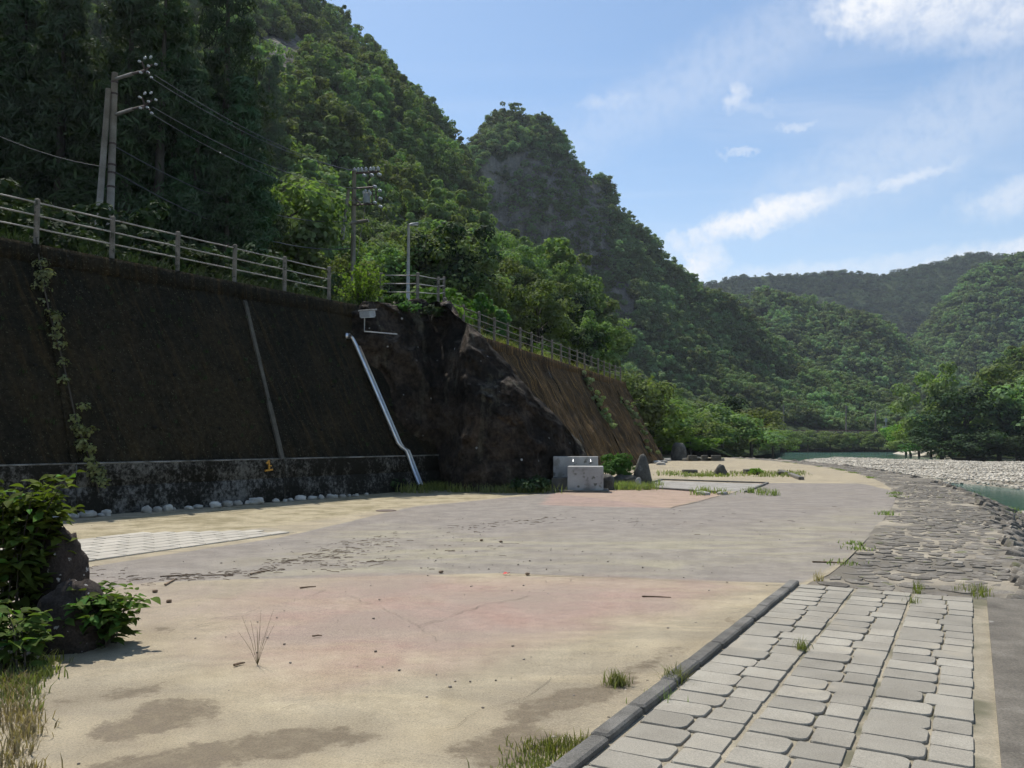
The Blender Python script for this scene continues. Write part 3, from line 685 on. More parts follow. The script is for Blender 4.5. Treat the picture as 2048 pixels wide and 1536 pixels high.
# ------------------------------------------------------------------ scattered stuff through geometry nodes
def scatter(name, pos, scl, idx, sources, label=None, cat=None, rot=None):
    pos = np.asarray(pos, np.float32); n = len(pos)
    me = bpy.data.meshes.new(name); me.vertices.add(n); me.vertices.foreach_set('co', pos.ravel())
    a = me.attributes.new('scl', 'FLOAT', 'POINT'); a.data.foreach_set('value', np.asarray(scl, np.float32))
    a = me.attributes.new('idx', 'INT', 'POINT'); a.data.foreach_set('value', np.asarray(idx, np.int32))
    if rot is None: rot = np.column_stack([np.zeros(n), np.zeros(n), rng.uniform(0, 6.283, n)])
    a = me.attributes.new('rot', 'FLOAT_VECTOR', 'POINT'); a.data.foreach_set('vector', np.asarray(rot, np.float32).ravel())
    c = bpy.data.collections.new(name + '_kinds')
    for s_ in sources: c.objects.link(s_)
    g = bpy.data.node_groups.new(name + '_scatter', 'GeometryNodeTree')
    g.interface.new_socket('Geometry', in_out='INPUT', socket_type='NodeSocketGeometry')
    g.interface.new_socket('Geometry', in_out='OUTPUT', socket_type='NodeSocketGeometry')
    gi = g.nodes.new('NodeGroupInput'); go = g.nodes.new('NodeGroupOutput')
    ci = g.nodes.new('GeometryNodeCollectionInfo'); ci.inputs['Collection'].default_value = c
    ci.inputs['Separate Children'].default_value = True; ci.inputs['Reset Children'].default_value = True
    ip = g.nodes.new('GeometryNodeInstanceOnPoints'); ip.inputs['Pick Instance'].default_value = True
    def na(nm, t):
        q_ = g.nodes.new('GeometryNodeInputNamedAttribute'); q_.data_type = t; q_.inputs[0].default_value = nm
        return [s_ for s_ in q_.outputs if s_.enabled and s_.name == 'Attribute'][0]
    g.links.new(gi.outputs[0], ip.inputs['Points']); g.links.new(ci.outputs[0], ip.inputs['Instance'])
    g.links.new(na('idx', 'INT'), ip.inputs['Instance Index']); g.links.new(na('rot', 'FLOAT_VECTOR'), ip.inputs['Rotation'])
    g.links.new(na('scl', 'FLOAT'), ip.inputs['Scale']); g.links.new(ip.outputs[0], go.inputs[0])
    o = bpy.data.objects.new(name, me); COL.objects.link(o)
    md = o.modifiers.new('scatter', 'NODES'); md.node_group = g
    return tag(o, label, cat, kind='stuff')
def pebble_mesh(name, seed, flat=0.6, k=8, rings=5, amp=0.18):
    r_ = np.random.default_rng(seed); vs_ = [(0, 0, -flat)]; 
    ph = r_.uniform(0, 6, 6); ax = r_.uniform(0.75, 1.2)
    for j in range(1, rings):
        th = math.pi * j / rings
        for i in range(k):
            an = 2 * math.pi * i / k
            rr = 1 + amp * (math.sin(2 * an + ph[0]) * 0.5 + math.sin(3 * an + ph[1] + th) * 0.4 + math.sin(2 * th + ph[2]) * 0.4)
            vs_.append((math.sin(th) * math.cos(an) * rr * ax, math.sin(th) * math.sin(an) * rr / ax, -math.cos(th) * flat * rr))
    vs_.append((0, 0, flat)); n = len(vs_); fs = []
    for i in range(k):
        i2 = (i + 1) % k
        fs.append((0, 1 + i2, 1 + i)); fs.append((n - 1, n - 1 - k + i, n - 1 - k + i2))
    for j in range(rings - 2):
        for i in range(k):
            i2 = (i + 1) % k; a = 1 + j * k
            fs.append((a + i, a + i2, a + k + i2, a + k + i))
    m_ = MB().add(vs_, fs); return m_.mesh(name, True)
PEB = [pebble_mesh('pebble', s_, f_) for s_, f_ in ((1, .55), (2, .7), (3, .45), (4, .6))]
def src(name, me, mat):
    if len(me.materials) == 0: me.materials.append(mat)
    return bpy.data.objects.new(name, me)
GRAVST = surf('gravel_stone', [(0.3, (0.42, 0.375, 0.30)), (0.7, (0.57, 0.52, 0.43))], 2, fine=20, fine_amt=0.3, bump=0.2, objrand=0.45)
peb_src = [src('pebble', m_, GRAVST) for m_ in PEB]
def scatter_on(name, outline, Qz, n, smin, smax, label, zf):
    ou = np.array(outline); lo, hi = ou.min(0), ou.max(0)
    p = rng.uniform(lo, hi, (n * 3, 2)); d = seg_dist(p, outline); p = p[d > -0.3][:n]
    Qp, z, cell = Qz
    # nearest grid height
    gi_ = {}
    ux = np.unique(np.round(Qp[:, 0], 4)); uy = np.unique(np.round(Qp[:, 1], 4))
    zg = z.reshape(len(ux), len(uy))
    ix = np.clip(np.searchsorted(ux, p[:, 0]), 0, len(ux) - 1); iy = np.clip(np.searchsorted(uy, p[:, 1]), 0, len(uy) - 1)
    s_ = smin + (smax - smin) * rng.random(len(p)) ** 2.5
    pos = np.column_stack([p, zg[ix, iy] + s_ * 0.25])
    rot = np.column_stack([rng.uniform(-.5, .5, len(p)), rng.uniform(-.5, .5, len(p)), rng.uniform(0, 6.28, len(p))])
    return scatter(name, pos, s_, rng.integers(0, 4, len(p)), peb_src, label, 'gravel', rot)
scatter_on('gravel', bar_out, (bq, bz, 1.0), 48000, 0.04, 0.15, 'pale rounded stones covering the gravel bar in the river', 0)
scatter_on('gravel', near_out, (nq, nz_, 0.5), 5000, 0.04, 0.15, 'pale rounded stones at the near water edge below the bank', 0)
# ================================================================== HILLS
def hill(name, cols, nu, nv, amp, nscale, seed, rocks=None, drop=0.0, back=(1.25, 0.55)):
    """cols: [(px, [(depth, y_px) ...])]; the last profile point is the crest, a back slope is added behind it."""
    pxs = np.array([c[0] for c in cols], float); K = len(cols[0][1])
    D = np.array([[p[0] for p in c[1]] for c in cols], float)
    Z = np.array([[P(c[0], p[1], p[0]).z - drop * min(1, k / 2) for k, p in enumerate(c[1])] for c in cols], float)
    D = np.column_stack([D, D[:, -1] * back[0]]); Z = np.column_stack([Z, Z[:, -1] * back[1] - 5]); K += 1
    u = np.linspace(pxs[0], pxs[-1], nu); t = np.linspace(0, K - 1, nv)
    Du = np.stack([np.interp(u, pxs, D[:, k]) for k in range(K)], 1); Zu = np.stack([np.interp(u, pxs, Z[:, k]) for k in range(K)], 1)
    Dg = np.stack([np.interp(t, np.arange(K), Du[i_]) for i_ in range(nu)]); Zg = np.stack([np.interp(t, np.arange(K), Zu[i_]) for i_ in range(nu)])
    Xg = (u[:, None] - CX) / F * (Dg * cp + (Zg - EYE) * sp)
    Vv = np.stack([Xg, Dg, Zg], 2).reshape(-1, 3)
    nzv = np.array([(fbm(p, nscale, 5, seed), fbm(p, nscale, 5, seed + 17), fbm(p, nscale * 1.3, 5, seed + 41)) for p in Vv])
    fade = np.clip(np.tile(t, nu) / 0.6, 0, 1)[:, None]
    Vv = Vv + nzv * amp * np.array([0.8, 1.0, 0.55]) * fade
    rk = np.zeros(len(Vv))
    ppx, ppy, _ = proj(Vv)
    if rocks:
        for (cx_, cy_, rx, ry, st) in rocks:
            rk = np.maximum(rk, st * np.clip(1.6 - np.hypot((ppx - cx_) / rx, (ppy - cy_) / ry), 0, 1))
    Fc = grid_faces(nu, nv)
    o = struct(name, npmesh(name, Vv, Fc, True, {'rock': rk}), HILLM)
    return o, Vv, Fc, rk, t
def sample(Vv, Fc, n, rk=None, rmax=0.45, tmax=None, nv=None):
    a, b_, c, d = (Vv[Fc[:, k]] for k in range(4))
    ar = 0.5 * (np.linalg.norm(np.cross(b_ - a, c - a), axis=1) + np.linalg.norm(np.cross(c - a, d - a), axis=1))
    pr = ar.copy()
    if tmax is not None: pr = pr * ((Fc[:, 0] % nv) < tmax)
    i_ = rng.choice(len(Fc), n, p=pr / pr.sum()); u, v = rng.random((2, n))
    p = (a[i_] * ((1 - u) * (1 - v))[:, None] + b_[i_] * (u * (1 - v))[:, None] + c[i_] * (u * v)[:, None] + d[i_] * ((1 - u) * v)[:, None])
    if rk is not None:
        r_ = rk[Fc[i_, 0]] + rng.uniform(-.2, .2, n); p = p[r_ < rmax]
    return p
# steep wooded mountain on the left: from the road up to a crest that falls to a spur on the right
HL = [(-500, [(36, 610), (52, 540), (90, 320), (140, 60), (210, -300)]),
      (-150, [(37, 575), (52, 520), (90, 300), (140, 50), (215, -280)]),
      (150, [(38, 560), (54, 505), (92, 300), (145, 70), (220, -220)]),
      (400, [(40, 575), (58, 520), (98, 330), (150, 100), (225, -150)]),
      (560, [(43, 600), (62, 540), (105, 340), (160, 130), (230, -70)]),
      (660, [(46, 615), (66, 560), (110, 380), (165, 190), (236, 10)]),
      (720, [(48, 625), (70, 575), (115, 410), (170, 220), (240, 40)]),
      (775, [(50, 635), (72, 590), (118, 440), (172, 270), (243, 125)]),
      (830, [(51, 645), (74, 600), (120, 470), (174, 330), (246, 236)]),
      (890, [(53, 655), (76, 615), (120, 520), (170, 420), (235, 342)]),
      (930, [(55, 665), (78, 630), (115, 560), (155, 480), (200, 436)]),
      (970, [(56, 675), (79, 645), (108, 590), (140, 530), (172, 478)]),
      (1050, [(59, 698), (80, 670), (100, 630), (122, 580), (145, 535)]),
      (1110, [(61, 715), (78, 695), (94, 665), (110, 630), (126, 595)]),
      (1165, [(64, 735), (76, 722), (88, 705), (98, 685), (110, 665)]),
      (1215, [(67, 765), (74, 755), (82, 745), (90, 735), (98, 725)]),
      (1260, [(70, 830), (76, 820), (82, 810), (88, 800), (94, 795)]),
      (1310, [(74, 884), (78, 880), (82, 872), (86, 868), (90, 866)])]
hl, hlV, hlF, hlR, hlT = hill('mountain_slope', HL, 110, 60, 8.5, 0.022, 3.0, [(560, 110, 60, 40, .9), (700, 90, 22, 60, .9)], drop=2.5)
# cliff-faced peak behind it
HP = [(820, [(240, 700), (262, 560), (285, 470), (300, 400), (320, 350)]),
      (885, [(240, 720), (262, 560), (285, 430), (300, 360), (320, 315)]),
      (930, [(240, 740), (262, 580), (290, 440), (302, 360), (322, 310)]),
      (955, [(240, 750), (265, 590), (292, 440), (302, 330), (324, 262)]),
      (975, [(240, 760), (266, 600), (294, 450), (303, 300), (326, 224)]),
      (1030, [(238, 780), (268, 630), (296, 480), (305, 280), (328, 212)]),
      (1080, [(236, 800), (268, 660), (296, 500), (306, 300), (330, 232)]),
      (1120, [(235, 815), (267, 680), (296, 520), (307, 340), (331, 268)]),
      (1190, [(234, 840), (266, 710), (295, 560), (308, 430), (332, 350)]),
      (1240, [(233, 855), (265, 740), (294, 600), (309, 490), (333, 408)]),
      (1290, [(232, 868), (264, 770), (292, 650), (312, 540), (334, 455)]),
      (1350, [(232, 880), (264, 800), (292, 700), (314, 610), (335, 515)]),
      (1420, [(232, 888), (264, 825), (292, 740), (316, 670), (338, 580)]),
      (1500, [(240, 893), (266, 845), (292, 790), (316, 730), (342, 645)]),
      (1600, [(258, 898), (272, 862), (295, 825), (318, 780), (346, 715)]),
      (1700, [(260, 900), (275, 862), (296, 840), (320, 810), (350, 770)]),
      (1800, [(262, 900), (278, 864), (300, 850), (325, 830), (356, 805)]),
      (1920, [(264, 902), (282, 870), (305, 860), (330, 850), (360, 835)])]
hp, hpV, hpF, hpR, hpT = hill('cliff_peak', HP, 130, 84, 6.0, 0.024, 11.0,
    [(1050, 410, 75, 100, 1.0), (1150, 430, 55, 110, .9), (1190, 540, 40, 120, .8), (1240, 620, 30, 80, .75), (1240, 400, 16, 45, .9), (985, 360, 25, 60, .7)], drop=3.0)
HF = [(1150, [(700, 860), (780, 760), (840, 640), (900, 585)]), (1400, [(700, 865), (780, 760), (840, 620), (900, 556)]), (1480, [(700, 865), (780, 740), (840, 610), (900, 541)]), (1600, [(700, 865), (780, 740), (850, 620), (910, 550)]),
      (1640, [(700, 865), (780, 740), (850, 610), (910, 541)]), (1700, [(700, 865), (780, 730), (850, 600), (915, 536)]), (1765, [(700, 865), (780, 730), (850, 605), (915, 545)]), (1850, [(700, 865), (780, 720), (850, 590), (915, 522)]),
      (1930, [(700, 865), (780, 710), (850, 575), (915, 505)]), (2048, [(700, 865), (780, 700), (850, 565), (915, 500)]), (2400, [(700, 865), (780, 690), (850, 550), (915, 480)])]
hf, hfV, hfF, hfR, hfT = hill('far_ridge', HF, 80, 40, 9.0, 0.012, 23.0, drop=4.0)
HM = [(1330, [(380, 880), (430, 800), (470, 700), (500, 640)]), (1440, [(380, 880), (430, 790), (470, 680), (500, 600)]), (1530, [(380, 880), (430, 770), (470, 650), (505, 575)]), (1610, [(380, 880), (430, 780), (470, 670), (505, 596)]), (1700, [(380, 880), (430, 790), (470, 680), (505, 612)]),
      (1780, [(380, 880), (430, 800), (470, 720), (505, 655)]), (1850, [(380, 880), (430, 810), (470, 750), (505, 705)]), (1960, [(380, 882), (430, 840), (470, 800), (505, 770)])]
hm, hmV, hmF, hmR, hmT = hill('wooded_knoll', HM, 70, 40, 6.0, 0.02, 31.0, drop=3.5)
HR = [(1730, [(480, 880), (520, 830), (560, 790), (600, 760)]), (1800, [(480, 880), (520, 810), (560, 750), (600, 705)]), (1860, [(480, 880), (520, 800), (565, 710), (610, 640)]), (1900, [(480, 880), (520, 780), (570, 660), (620, 580)]), (1945, [(480, 880), (520, 770), (570, 620), (620, 535)]),
      (2000, [(480, 880), (520, 760), (570, 610), (620, 512)]), (2060, [(480, 880), (520, 760), (570, 600), (620, 500)]), (2300, [(480, 880), (520, 740), (570, 580), (620, 470)])]
hr, hrV, hrF, hrR, hrT = hill('right_hill', HR, 70, 40, 7.0, 0.016, 47.0, drop=4.0)
HS = [(1900, [(150, 915), (165, 890), (185, 850), (205, 830)]), (1960, [(150, 917), (165, 880), (185, 800), (205, 760)]), (2030, [(150, 918), (165, 860), (185, 760), (205, 705)]), (2120, [(150, 920), (165, 850), (185, 720), (205, 660)]), (2400, [(150, 920), (165, 830), (185, 680), (205, 600)])]
hs, hsV, hsF, hsR, hsT = hill('river_slope', HS, 40, 30, 3.0, 0.04, 59.0, drop=2.0)
HB = [(1215, [(84, 880), (105, 880), (150, 876), (235, 872)]), (1300, [(84, 883), (105, 882), (150, 878), (235, 874)]), (1400, [(86, 893), (105, 886), (150, 882), (240, 876)]), (1470, [(98, 915), (115, 895), (150, 886), (240, 880)]), (1520, [(125, 910), (140, 900), (170, 892), (245, 884)]), (1560, [(190, 906), (205, 896), (225, 890), (250, 886)])]
hb, hbV, hbF, hbR, hbT = hill('river_terrace', HB, 40, 30, 0.8, 0.08, 71.0, back=(1.05, 0.9))
# ================================================================== TREES
def leaf_cloud(centres, radii, nleaf, size, seed, up=0.5, aspect=1.0, droop=0.0, tone_c=None, thin=0.75):
    r_ = np.random.default_rng(seed); m = len(centres); k = r_.integers(0, m, nleaf)
    dirs = r_.normal(size=(nleaf, 3)); dirs[:, 2] = dirs[:, 2] * 0.9 + 0.25; dirs /= np.linalg.norm(dirs, axis=1)[:, None]
    rad = radii[k][:, None] * (r_.random((nleaf, 1)) ** 0.35) * np.array([1, 1, 0.72])
    pos = centres[k] + dirs * rad
    nrm = dirs * 1.1 + r_.normal(size=(nleaf, 3)) * 0.38 + np.array([0, 0, up]); nrm /= np.linalg.norm(nrm, axis=1)[:, None]
    tv = np.cross(nrm, r_.normal(size=(nleaf, 3))); tv[:, 2] -= droop; tv /= np.linalg.norm(tv, axis=1)[:, None]
    bv = np.cross(nrm, tv); sz = size * r_.uniform(0.6, 1.35, nleaf)[:, None]
    a = tv * sz * 0.5 * aspect; b_ = bv * sz * 0.5
    Vv = np.stack([pos - a, pos + b_ * thin + nrm * sz * 0.08, pos + a, pos - b_ * thin + nrm * sz * 0.08], 1).reshape(-1, 3)
    Fc = np.arange(nleaf * 4).reshape(-1, 4)
    tc_ = r_.random(m) if tone_c is None else tone_c
    tone = np.clip(0.55 * tc_[k] + 0.45 * r_.random(nleaf), 0, 1)
    return Vv, Fc, tone
def broad_crown(seed, H=8.0, rx=3.0, base=0.3, ncl=26, nleaf=2200, size=0.42, flat=1.0):
    r_ = np.random.default_rng(seed); zc = H * (base + 1) / 2; rz = H * (1 - base) / 2 * 0.92
    th = r_.uniform(0, 6.283, ncl); ph = np.arccos(r_.uniform(-0.55, 1, ncl)); q = r_.uniform(0.45, 0.95, ncl)
    lob = 1 + 0.25 * np.sin(2 * th + seed)
    c = np.stack([np.cos(th) * np.sin(ph) * rx * q * lob, np.sin(th) * np.sin(ph) * rx * q * lob, zc + np.cos(ph) * rz * q], 1)
    rad = rx * r_.uniform(0.20, 0.36, ncl)
    return c, leaf_cloud(c, rad, nleaf, size, seed + 5)
def trunk_mesh(seed, H, base, r0, cs, nb=6):
    r_ = random.Random(seed); b = MB()
    top = Vector((r_.uniform(-.3, .3), r_.uniform(-.3, .3), H * 0.72)); mid = Vector((r_.uniform(-.2, .2), r_.uniform(-.2, .2), H * 0.35))
    b.tube([(0, 0, -0.8), mid * 0.4, mid, top], [r0 * 1.25, r0, r0 * 0.75, r0 * 0.25], 7)
    for i_ in range(nb):
        c = Vector(tuple(cs[r_.randrange(len(cs))])); s_ = mid.lerp(top, r_.uniform(0, 0.7)); m = s_.lerp(c, 0.55) + Vector((0, 0, -0.2))
        b.tube([s_, m, c], [r0 * 0.4, r0 * 0.25, r0 * 0.08], 5)
    return b.mesh('trunk', True)
BROAD = []
for s_, (H, rx, bs_, ncl, nl, sz) in enumerate([(8, 3.2, .10, 34, 4600, .27), (9, 2.8, .08, 32, 4400, .26), (7.5, 3.5, .08, 38, 4800, .28), (8.5, 3.0, .06, 30, 4400, .27), (7, 3.3, .02, 34, 4400, .27)]):
    c, (Vv, Fc, tn) = broad_crown(100 + s_, H, rx, bs_, ncl, nl, sz)
    BROAD.append((H, npmesh('crown', Vv, Fc, False, None, {'tone': tn}), trunk_mesh(s_, H, bs_, 0.17, c)))
def cedar_crown(seed, H=18.0, rx=2.6, n=12000, size=0.21):
    r_ = np.random.default_rng(seed); m = 150
    h = r_.random(m) ** 0.8; z = H * (0.05 + 0.95 * h); rr = rx * (1 - h) ** 0.75 * r_.uniform(0.45, 1.05, m) + 0.12; th = r_.uniform(0, 6.283, m)
    c = np.stack([np.cos(th) * rr, np.sin(th) * rr, z - rr * 0.25], 1); rad = 0.32 + 0.62 * (1 - h) * r_.uniform(0.6, 1.1, m)
    return c, leaf_cloud(c, rad, n, size, seed + 3, 0.25, 2.0, 0.9, None, 0.36)
CEDAR = []
for s_, (H, rx) in enumerate([(18, 2.7), (20, 2.9), (16, 2.5)]):
    c, (Vv, Fc, tn) = cedar_crown(200 + s_, H, rx)
    b = MB().tube([(0, 0, -1), (0.05, 0, H * .4), (0, 0.05, H * .95)], [0.30, 0.2, 0.03], 8)
    CEDAR.append((H, npmesh('crown', Vv, Fc, False, None, {'tone': tn}), b.mesh('trunk', True)))
_matcopy = {}
def with_mat(me, mat):
    k = (me.name, mat.name)
    if k not in _matcopy:
        m2 = me.copy(); m2.materials.clear(); m2.materials.append(mat); _matcopy[k] = m2
    return _matcopy[k]
def tree(name, loc, kind, height, lmat, label, cat='tree', group=None, wide=1.0, rz=None):
    H, cm, tm = kind; s_ = height / H
    e = empty(name, loc, label, cat, group)
    e.scale = (s_ * wide, s_ * wide, s_); e.rotation_euler = (0, 0, random.uniform(0, 6.28) if rz is None else rz)
    for nm, me, mt in (('trunk', tm, BARK), ('crown', cm, lmat)):
        o = bpy.data.objects.new(nm, with_mat(me, mt)); COL.objects.link(o); o.parent = e
    return e
# light copies for far woods
def far_src(nm, n, H, rx, seed, mat, size, nleaf=420):
    rr_ = random.Random(seed); c, (Vv, Fc, tn) = broad_crown(seed, H * rr_.uniform(.85, 1.2), rx * rr_.uniform(.75, 1.25), 0.05, rr_.randrange(9, 22), nleaf, size)
    return src(nm, with_mat(npmesh(nm, Vv, Fc, False, None, {'tone': tn}), mat), None)
L_FARD = leafmat('far_leaf', (0.178, 0.232, 0.105), 0.8, 0.32, 0.03)
L_FARC = leafmat('far_conifer', (0.085, 0.115, 0.072), 0.5, 0.2, 0.02)
FARB = [far_src('far_crown', 0, 7, 3.2, 300 + k, L_FARD, 0.56, 780) for k in range(5)]
MIDB = [far_src('wood_crown', 0, 7, 3.1, 330 + k, L_BROAD, 0.42, 1400) for k in range(5)]
VFAR = [far_src('distant_crown', 0, 8, 3.6, 340 + k, L_FARD, 1.0, 240) for k in range(4)]
VCON = []
for k in range(3):
    c, (Vv, Fc, tn) = cedar_crown(360 + k, 12, 2.9, 420, 1.1)
    VCON.append(src('distant_conifer', with_mat(npmesh('distant_conifer', Vv, Fc, False, None, {'tone': tn}), L_FARC), None))
VRDG = [far_src('ridge_crown', 0, 8, 4.2, 370 + k, L_FARC, 1.1, 220) for k in range(4)]
def forest(name, p, sources, hmin, hmax, Hs, label, sink=1.5):
    s_ = rng.uniform(hmin, hmax, len(p)) / Hs; p = p.copy(); p[:, 2] -= sink * s_
    return scatter(name, p, s_, rng.integers(0, len(sources), len(p)), sources, label, 'forest')
def infra(p, m=120):
    x_, y_, d_ = proj(p); return p[(x_ > -m) & (x_ < 2048 + m) & (y_ > -m * 2)]
hlS = infra(sample(hlV, hlF, 5200, hlR, 0.5, 53, 60))
ppx, ppy, pd = proj(hlS)
order = np.argsort(pd); hlS = hlS[order]; ppx = ppx[order]; ppy = ppy[order]; pd = pd[order]
# thin the nearest ones so that crowns do not sit inside each other
keep = []; cellh = {}
for i_, p in enumerate(hlS):
    need = 2.3 if pd[i_] < 150 else 2.0; key = (int(p[0] // need), int(p[1] // need))
    if key in cellh: continue
    cellh[key] = 1; keep.append(i_)
hlS, ppx, ppy, pd = hlS[keep], ppx[keep], ppy[keep], pd[keep]
is_cedar = (ppx + 0.25 * ppy < 640) & (pd < 135)
single = 0; rest = []
CEDAR_G, BROAD_G = 'cedars on the dark slope', 'leafy trees on the mountain slope'
nc = nb_ = 0
for i_, p in enumerate(hlS):
    loc = (p[0], p[1], p[2] - 1.0)
    if is_cedar[i_]:
        if nc < 110 and (i_ % 2 == 0):
            tree('cedar_tree', loc, random.choice(CEDAR), random.uniform(13, 20), L_CEDAR, 'dark narrow cedar in the dense shaded stand behind the twin poles', 'tree', CEDAR_G); nc += 1
        elif nc >= 110: rest.append(p)
    elif nb_ < 165:
        tree('leafy_tree', loc, random.choice(BROAD), random.uniform(5.0, 9.5), random.choice([L_BROAD, L_BROAD, L_LIGHT, L_DARK]), 'leafy green tree in the dense wood on the mountain slope above the fence', 'tree', BROAD_G); nb_ += 1
    else: rest.append(p)
for k in range(26):
    y_ = 36.0 + (k % 3) * 2.6 + random.uniform(-.8, .8); px = -90 + k * 23 + random.uniform(-8, 8); x_ = Xat(px, y_, 12)
    tree('cedar_tree', (x_, y_, 5.5), random.choice(CEDAR), random.uniform(12, 19) - max(0, px - 330) * 0.022, L_CEDAR, 'tall dark cedar in the front row just beyond the upper road', 'tree', 'cedars beyond the upper road', 1.25)
rest = np.array(rest)
forest('slope_forest', rest, MIDB, 4.5, 10.5, 7, 'dense leafy wood covering the upper mountain slope on the left')
p = infra(sample(hpV, hpF, 5600, hpR, 0.45, 74, 84)); qx, _, _ = proj(p); p = p[~((qx > 1490) & (p[:, 1] < 287))]; forest('peak_forest', p, FARB, 4.0, 8.5, 7, 'dense wood covering the cliff-faced peak')
pc = infra(sample(hpV, hpF, 22000, None, 1, 74, 84)); qx, qy, _ = proj(pc)
cl = np.zeros(len(pc))
for (cx_, cy_, rx, ry, st) in [(1100, 450, 110, 160, 1), (1210, 560, 60, 150, 1)]: cl = np.maximum(cl, np.clip(1.3 - np.hypot((qx - cx_) / rx, (qy - cy_) / ry), 0, 1))
pc = pc[cl > rng.random(len(pc)) * 1.3]
forest('cliff_scrub', pc[:1500], FARB, 1.4, 4.4, 7, 'small shrubs clinging to the shaded cliff face', 0.8)
p = infra(sample(hfV, hfF, 11000, None, 1, 33, 40)); forest('ridge_forest', p, VRDG, 3.5, 6.5, 8, 'dark wood on the far ridge under the sky', 1.0)
p = infra(sample(hmV, hmF, 2600, None, 1, 34, 40)); forest('knoll_forest', p, VFAR, 6, 10, 8, 'leafy wood covering the lower knoll beyond the river')
p = infra(sample(hrV, hrF, 2600, None, 1, 34, 40)); forest('hillside_forest', p, VFAR, 6, 10, 8, 'leafy wood covering the tall hill at the right')
L_FARL = leafmat('slope_leaf', (0.17, 0.22, 0.08), 0.5, 0.30, 0.03)
FARL = [far_src('slope_crown', 0, 6, 3.0, 380 + k, L_FARL, 0.6, 460) for k in range(3)]
p = infra(sample(hsV, hsF, 500, None, 1, 24, 30)); forest('bank_forest', p, FARL, 3, 6, 6, 'light green scrub on the slope behind the right bank trees')
p = infra(sample(hbV, hbF, 420, None, 1, 24, 30)); forest('terrace_scrub', p, FARL, 2.0, 4.0, 6, 'low green scrub on the terrace beyond the plaza', 0.8)
# single trees: (px, base y, depth, top y, width factor, kind, material, label)
ONE = [
 (1262, 888, 78, 752, 1.25, 4, L_LIGHT, 'pale green tree standing at the end of the far brown wall'),
 (1318, 890, 84, 775, 1.5, 2, L_LIGHT, 'spreading light green tree right of the brown wall end'),
 (1300, 905, 80, 838, 2.2, 4, L_FRESH, 'low bright bush behind the dark stump at the plaza end'),
 (1372, 898, 96, 812, 1.7, 4, L_BROAD, 'rounded green bush tree behind the low black benches'),
 (1380, 908, 84, 866, 2.4, 4, L_FRESH, 'low vivid green shrub beside the black benches'),
 (1440, 912, 104, 800, 1.5, 2, L_BROAD, 'big rounded tree overhanging the left end of the river'),
 (1503, 910, 112, 800, 1.45, 0, L_BROAD, 'broad rounded tree at the left edge of the river water'),
 (1470, 908, 118, 790, 1.3, 3, L_DARK, 'dark tree rising behind the rounded riverside trees'),
 (1546, 910, 150, 850, 1.4, 4, L_BROAD, 'small bush dipping to the water right of the rounded trees'),
 (1345, 880, 120, 770, 1.3, 1, L_BROAD, 'green tree on the terrace under the cliff peak'),
 (1410, 880, 135, 790, 1.4, 0, L_BROAD, 'leafy tree on the terrace left of the rounded riverside tree'),
 (1883, 921, 148, 712, .95, 1, L_LIGHT, 'tall pale-topped tree at the left of the right bank trees'),
 (1935, 924, 142, 748, 1.25, 0, L_DARK, 'dark spreading tree second among the tall right bank trees'),
 (1998, 924, 146, 722, 1.05, 3, L_BROAD, 'tall leafy tree third among the right bank trees'),
 (2050, 926, 140, 728, 1.2, 2, L_BROAD, 'tall leafy tree at the right edge of the picture'),
 (2120, 926, 142, 735, 1.2, 0, L_BROAD, 'tall leafy tree just beyond the right edge'),
 (1905, 924, 138, 840, 1.6, 4, L_DARK, 'low dark tree at the water below the right bank trees'),
 (1970, 926, 136, 845, 1.8, 4, L_DARK, 'low dark tree hanging over the water under the tall right trees'),
 (2035, 927, 134, 850, 1.8, 4, L_DARK, 'low dark tree over the water at the far right'),
 (1838, 905, 190, 822, 1.0, 4, L_FRESH, 'bright yellow green feathery tree above the sand spit'),
 (1812, 904, 205, 838, 1.2, 4, L_FRESH, 'smaller bright green bush left of the feathery tree'),
 (1822, 909, 186, 872, 2.2, 4, L_LIGHT, 'low green shrub at the water left of the sand spit'),
 (1862, 911, 172, 868, 2.2, 4, L_SHRUB, 'low green shrub on the sand spit before the right bank trees'),
 (1862, 906, 180, 815, 1.0, 1, L_FRESH, 'bright green tree against the dark right bank trees'),
]
for (px, by, d, ty, w, k, mt, lb) in ONE:
    base = P(px, by, d); top = P(px, ty, d); h = top.z - base.z
    kd = BROAD[k]; H = kd[0]
    tree('riverside_tree' if d > 100 else 'plaza_tree', (base.x, base.y, base.z - 0.22 * h), kd, h * 1.22, mt, lb, 'tree', None, w)
for k in range(17):
    px = 1556 + k * 15.5 + random.uniform(-5, 5); d = 258 + random.uniform(-4, 6)
    base = P(px, 904, d); top = P(px, random.uniform(850, 876), d)
    tree('bank_tree', (base.x, base.y, base.z - .3), random.choice(BROAD), top.z - base.z, random.choice([L_BROAD, L_LIGHT, L_LIGHT]),
         'rounded green tree in the row along the far river bank', 'tree', 'trees along the far bank', random.uniform(1.2, 1.7))
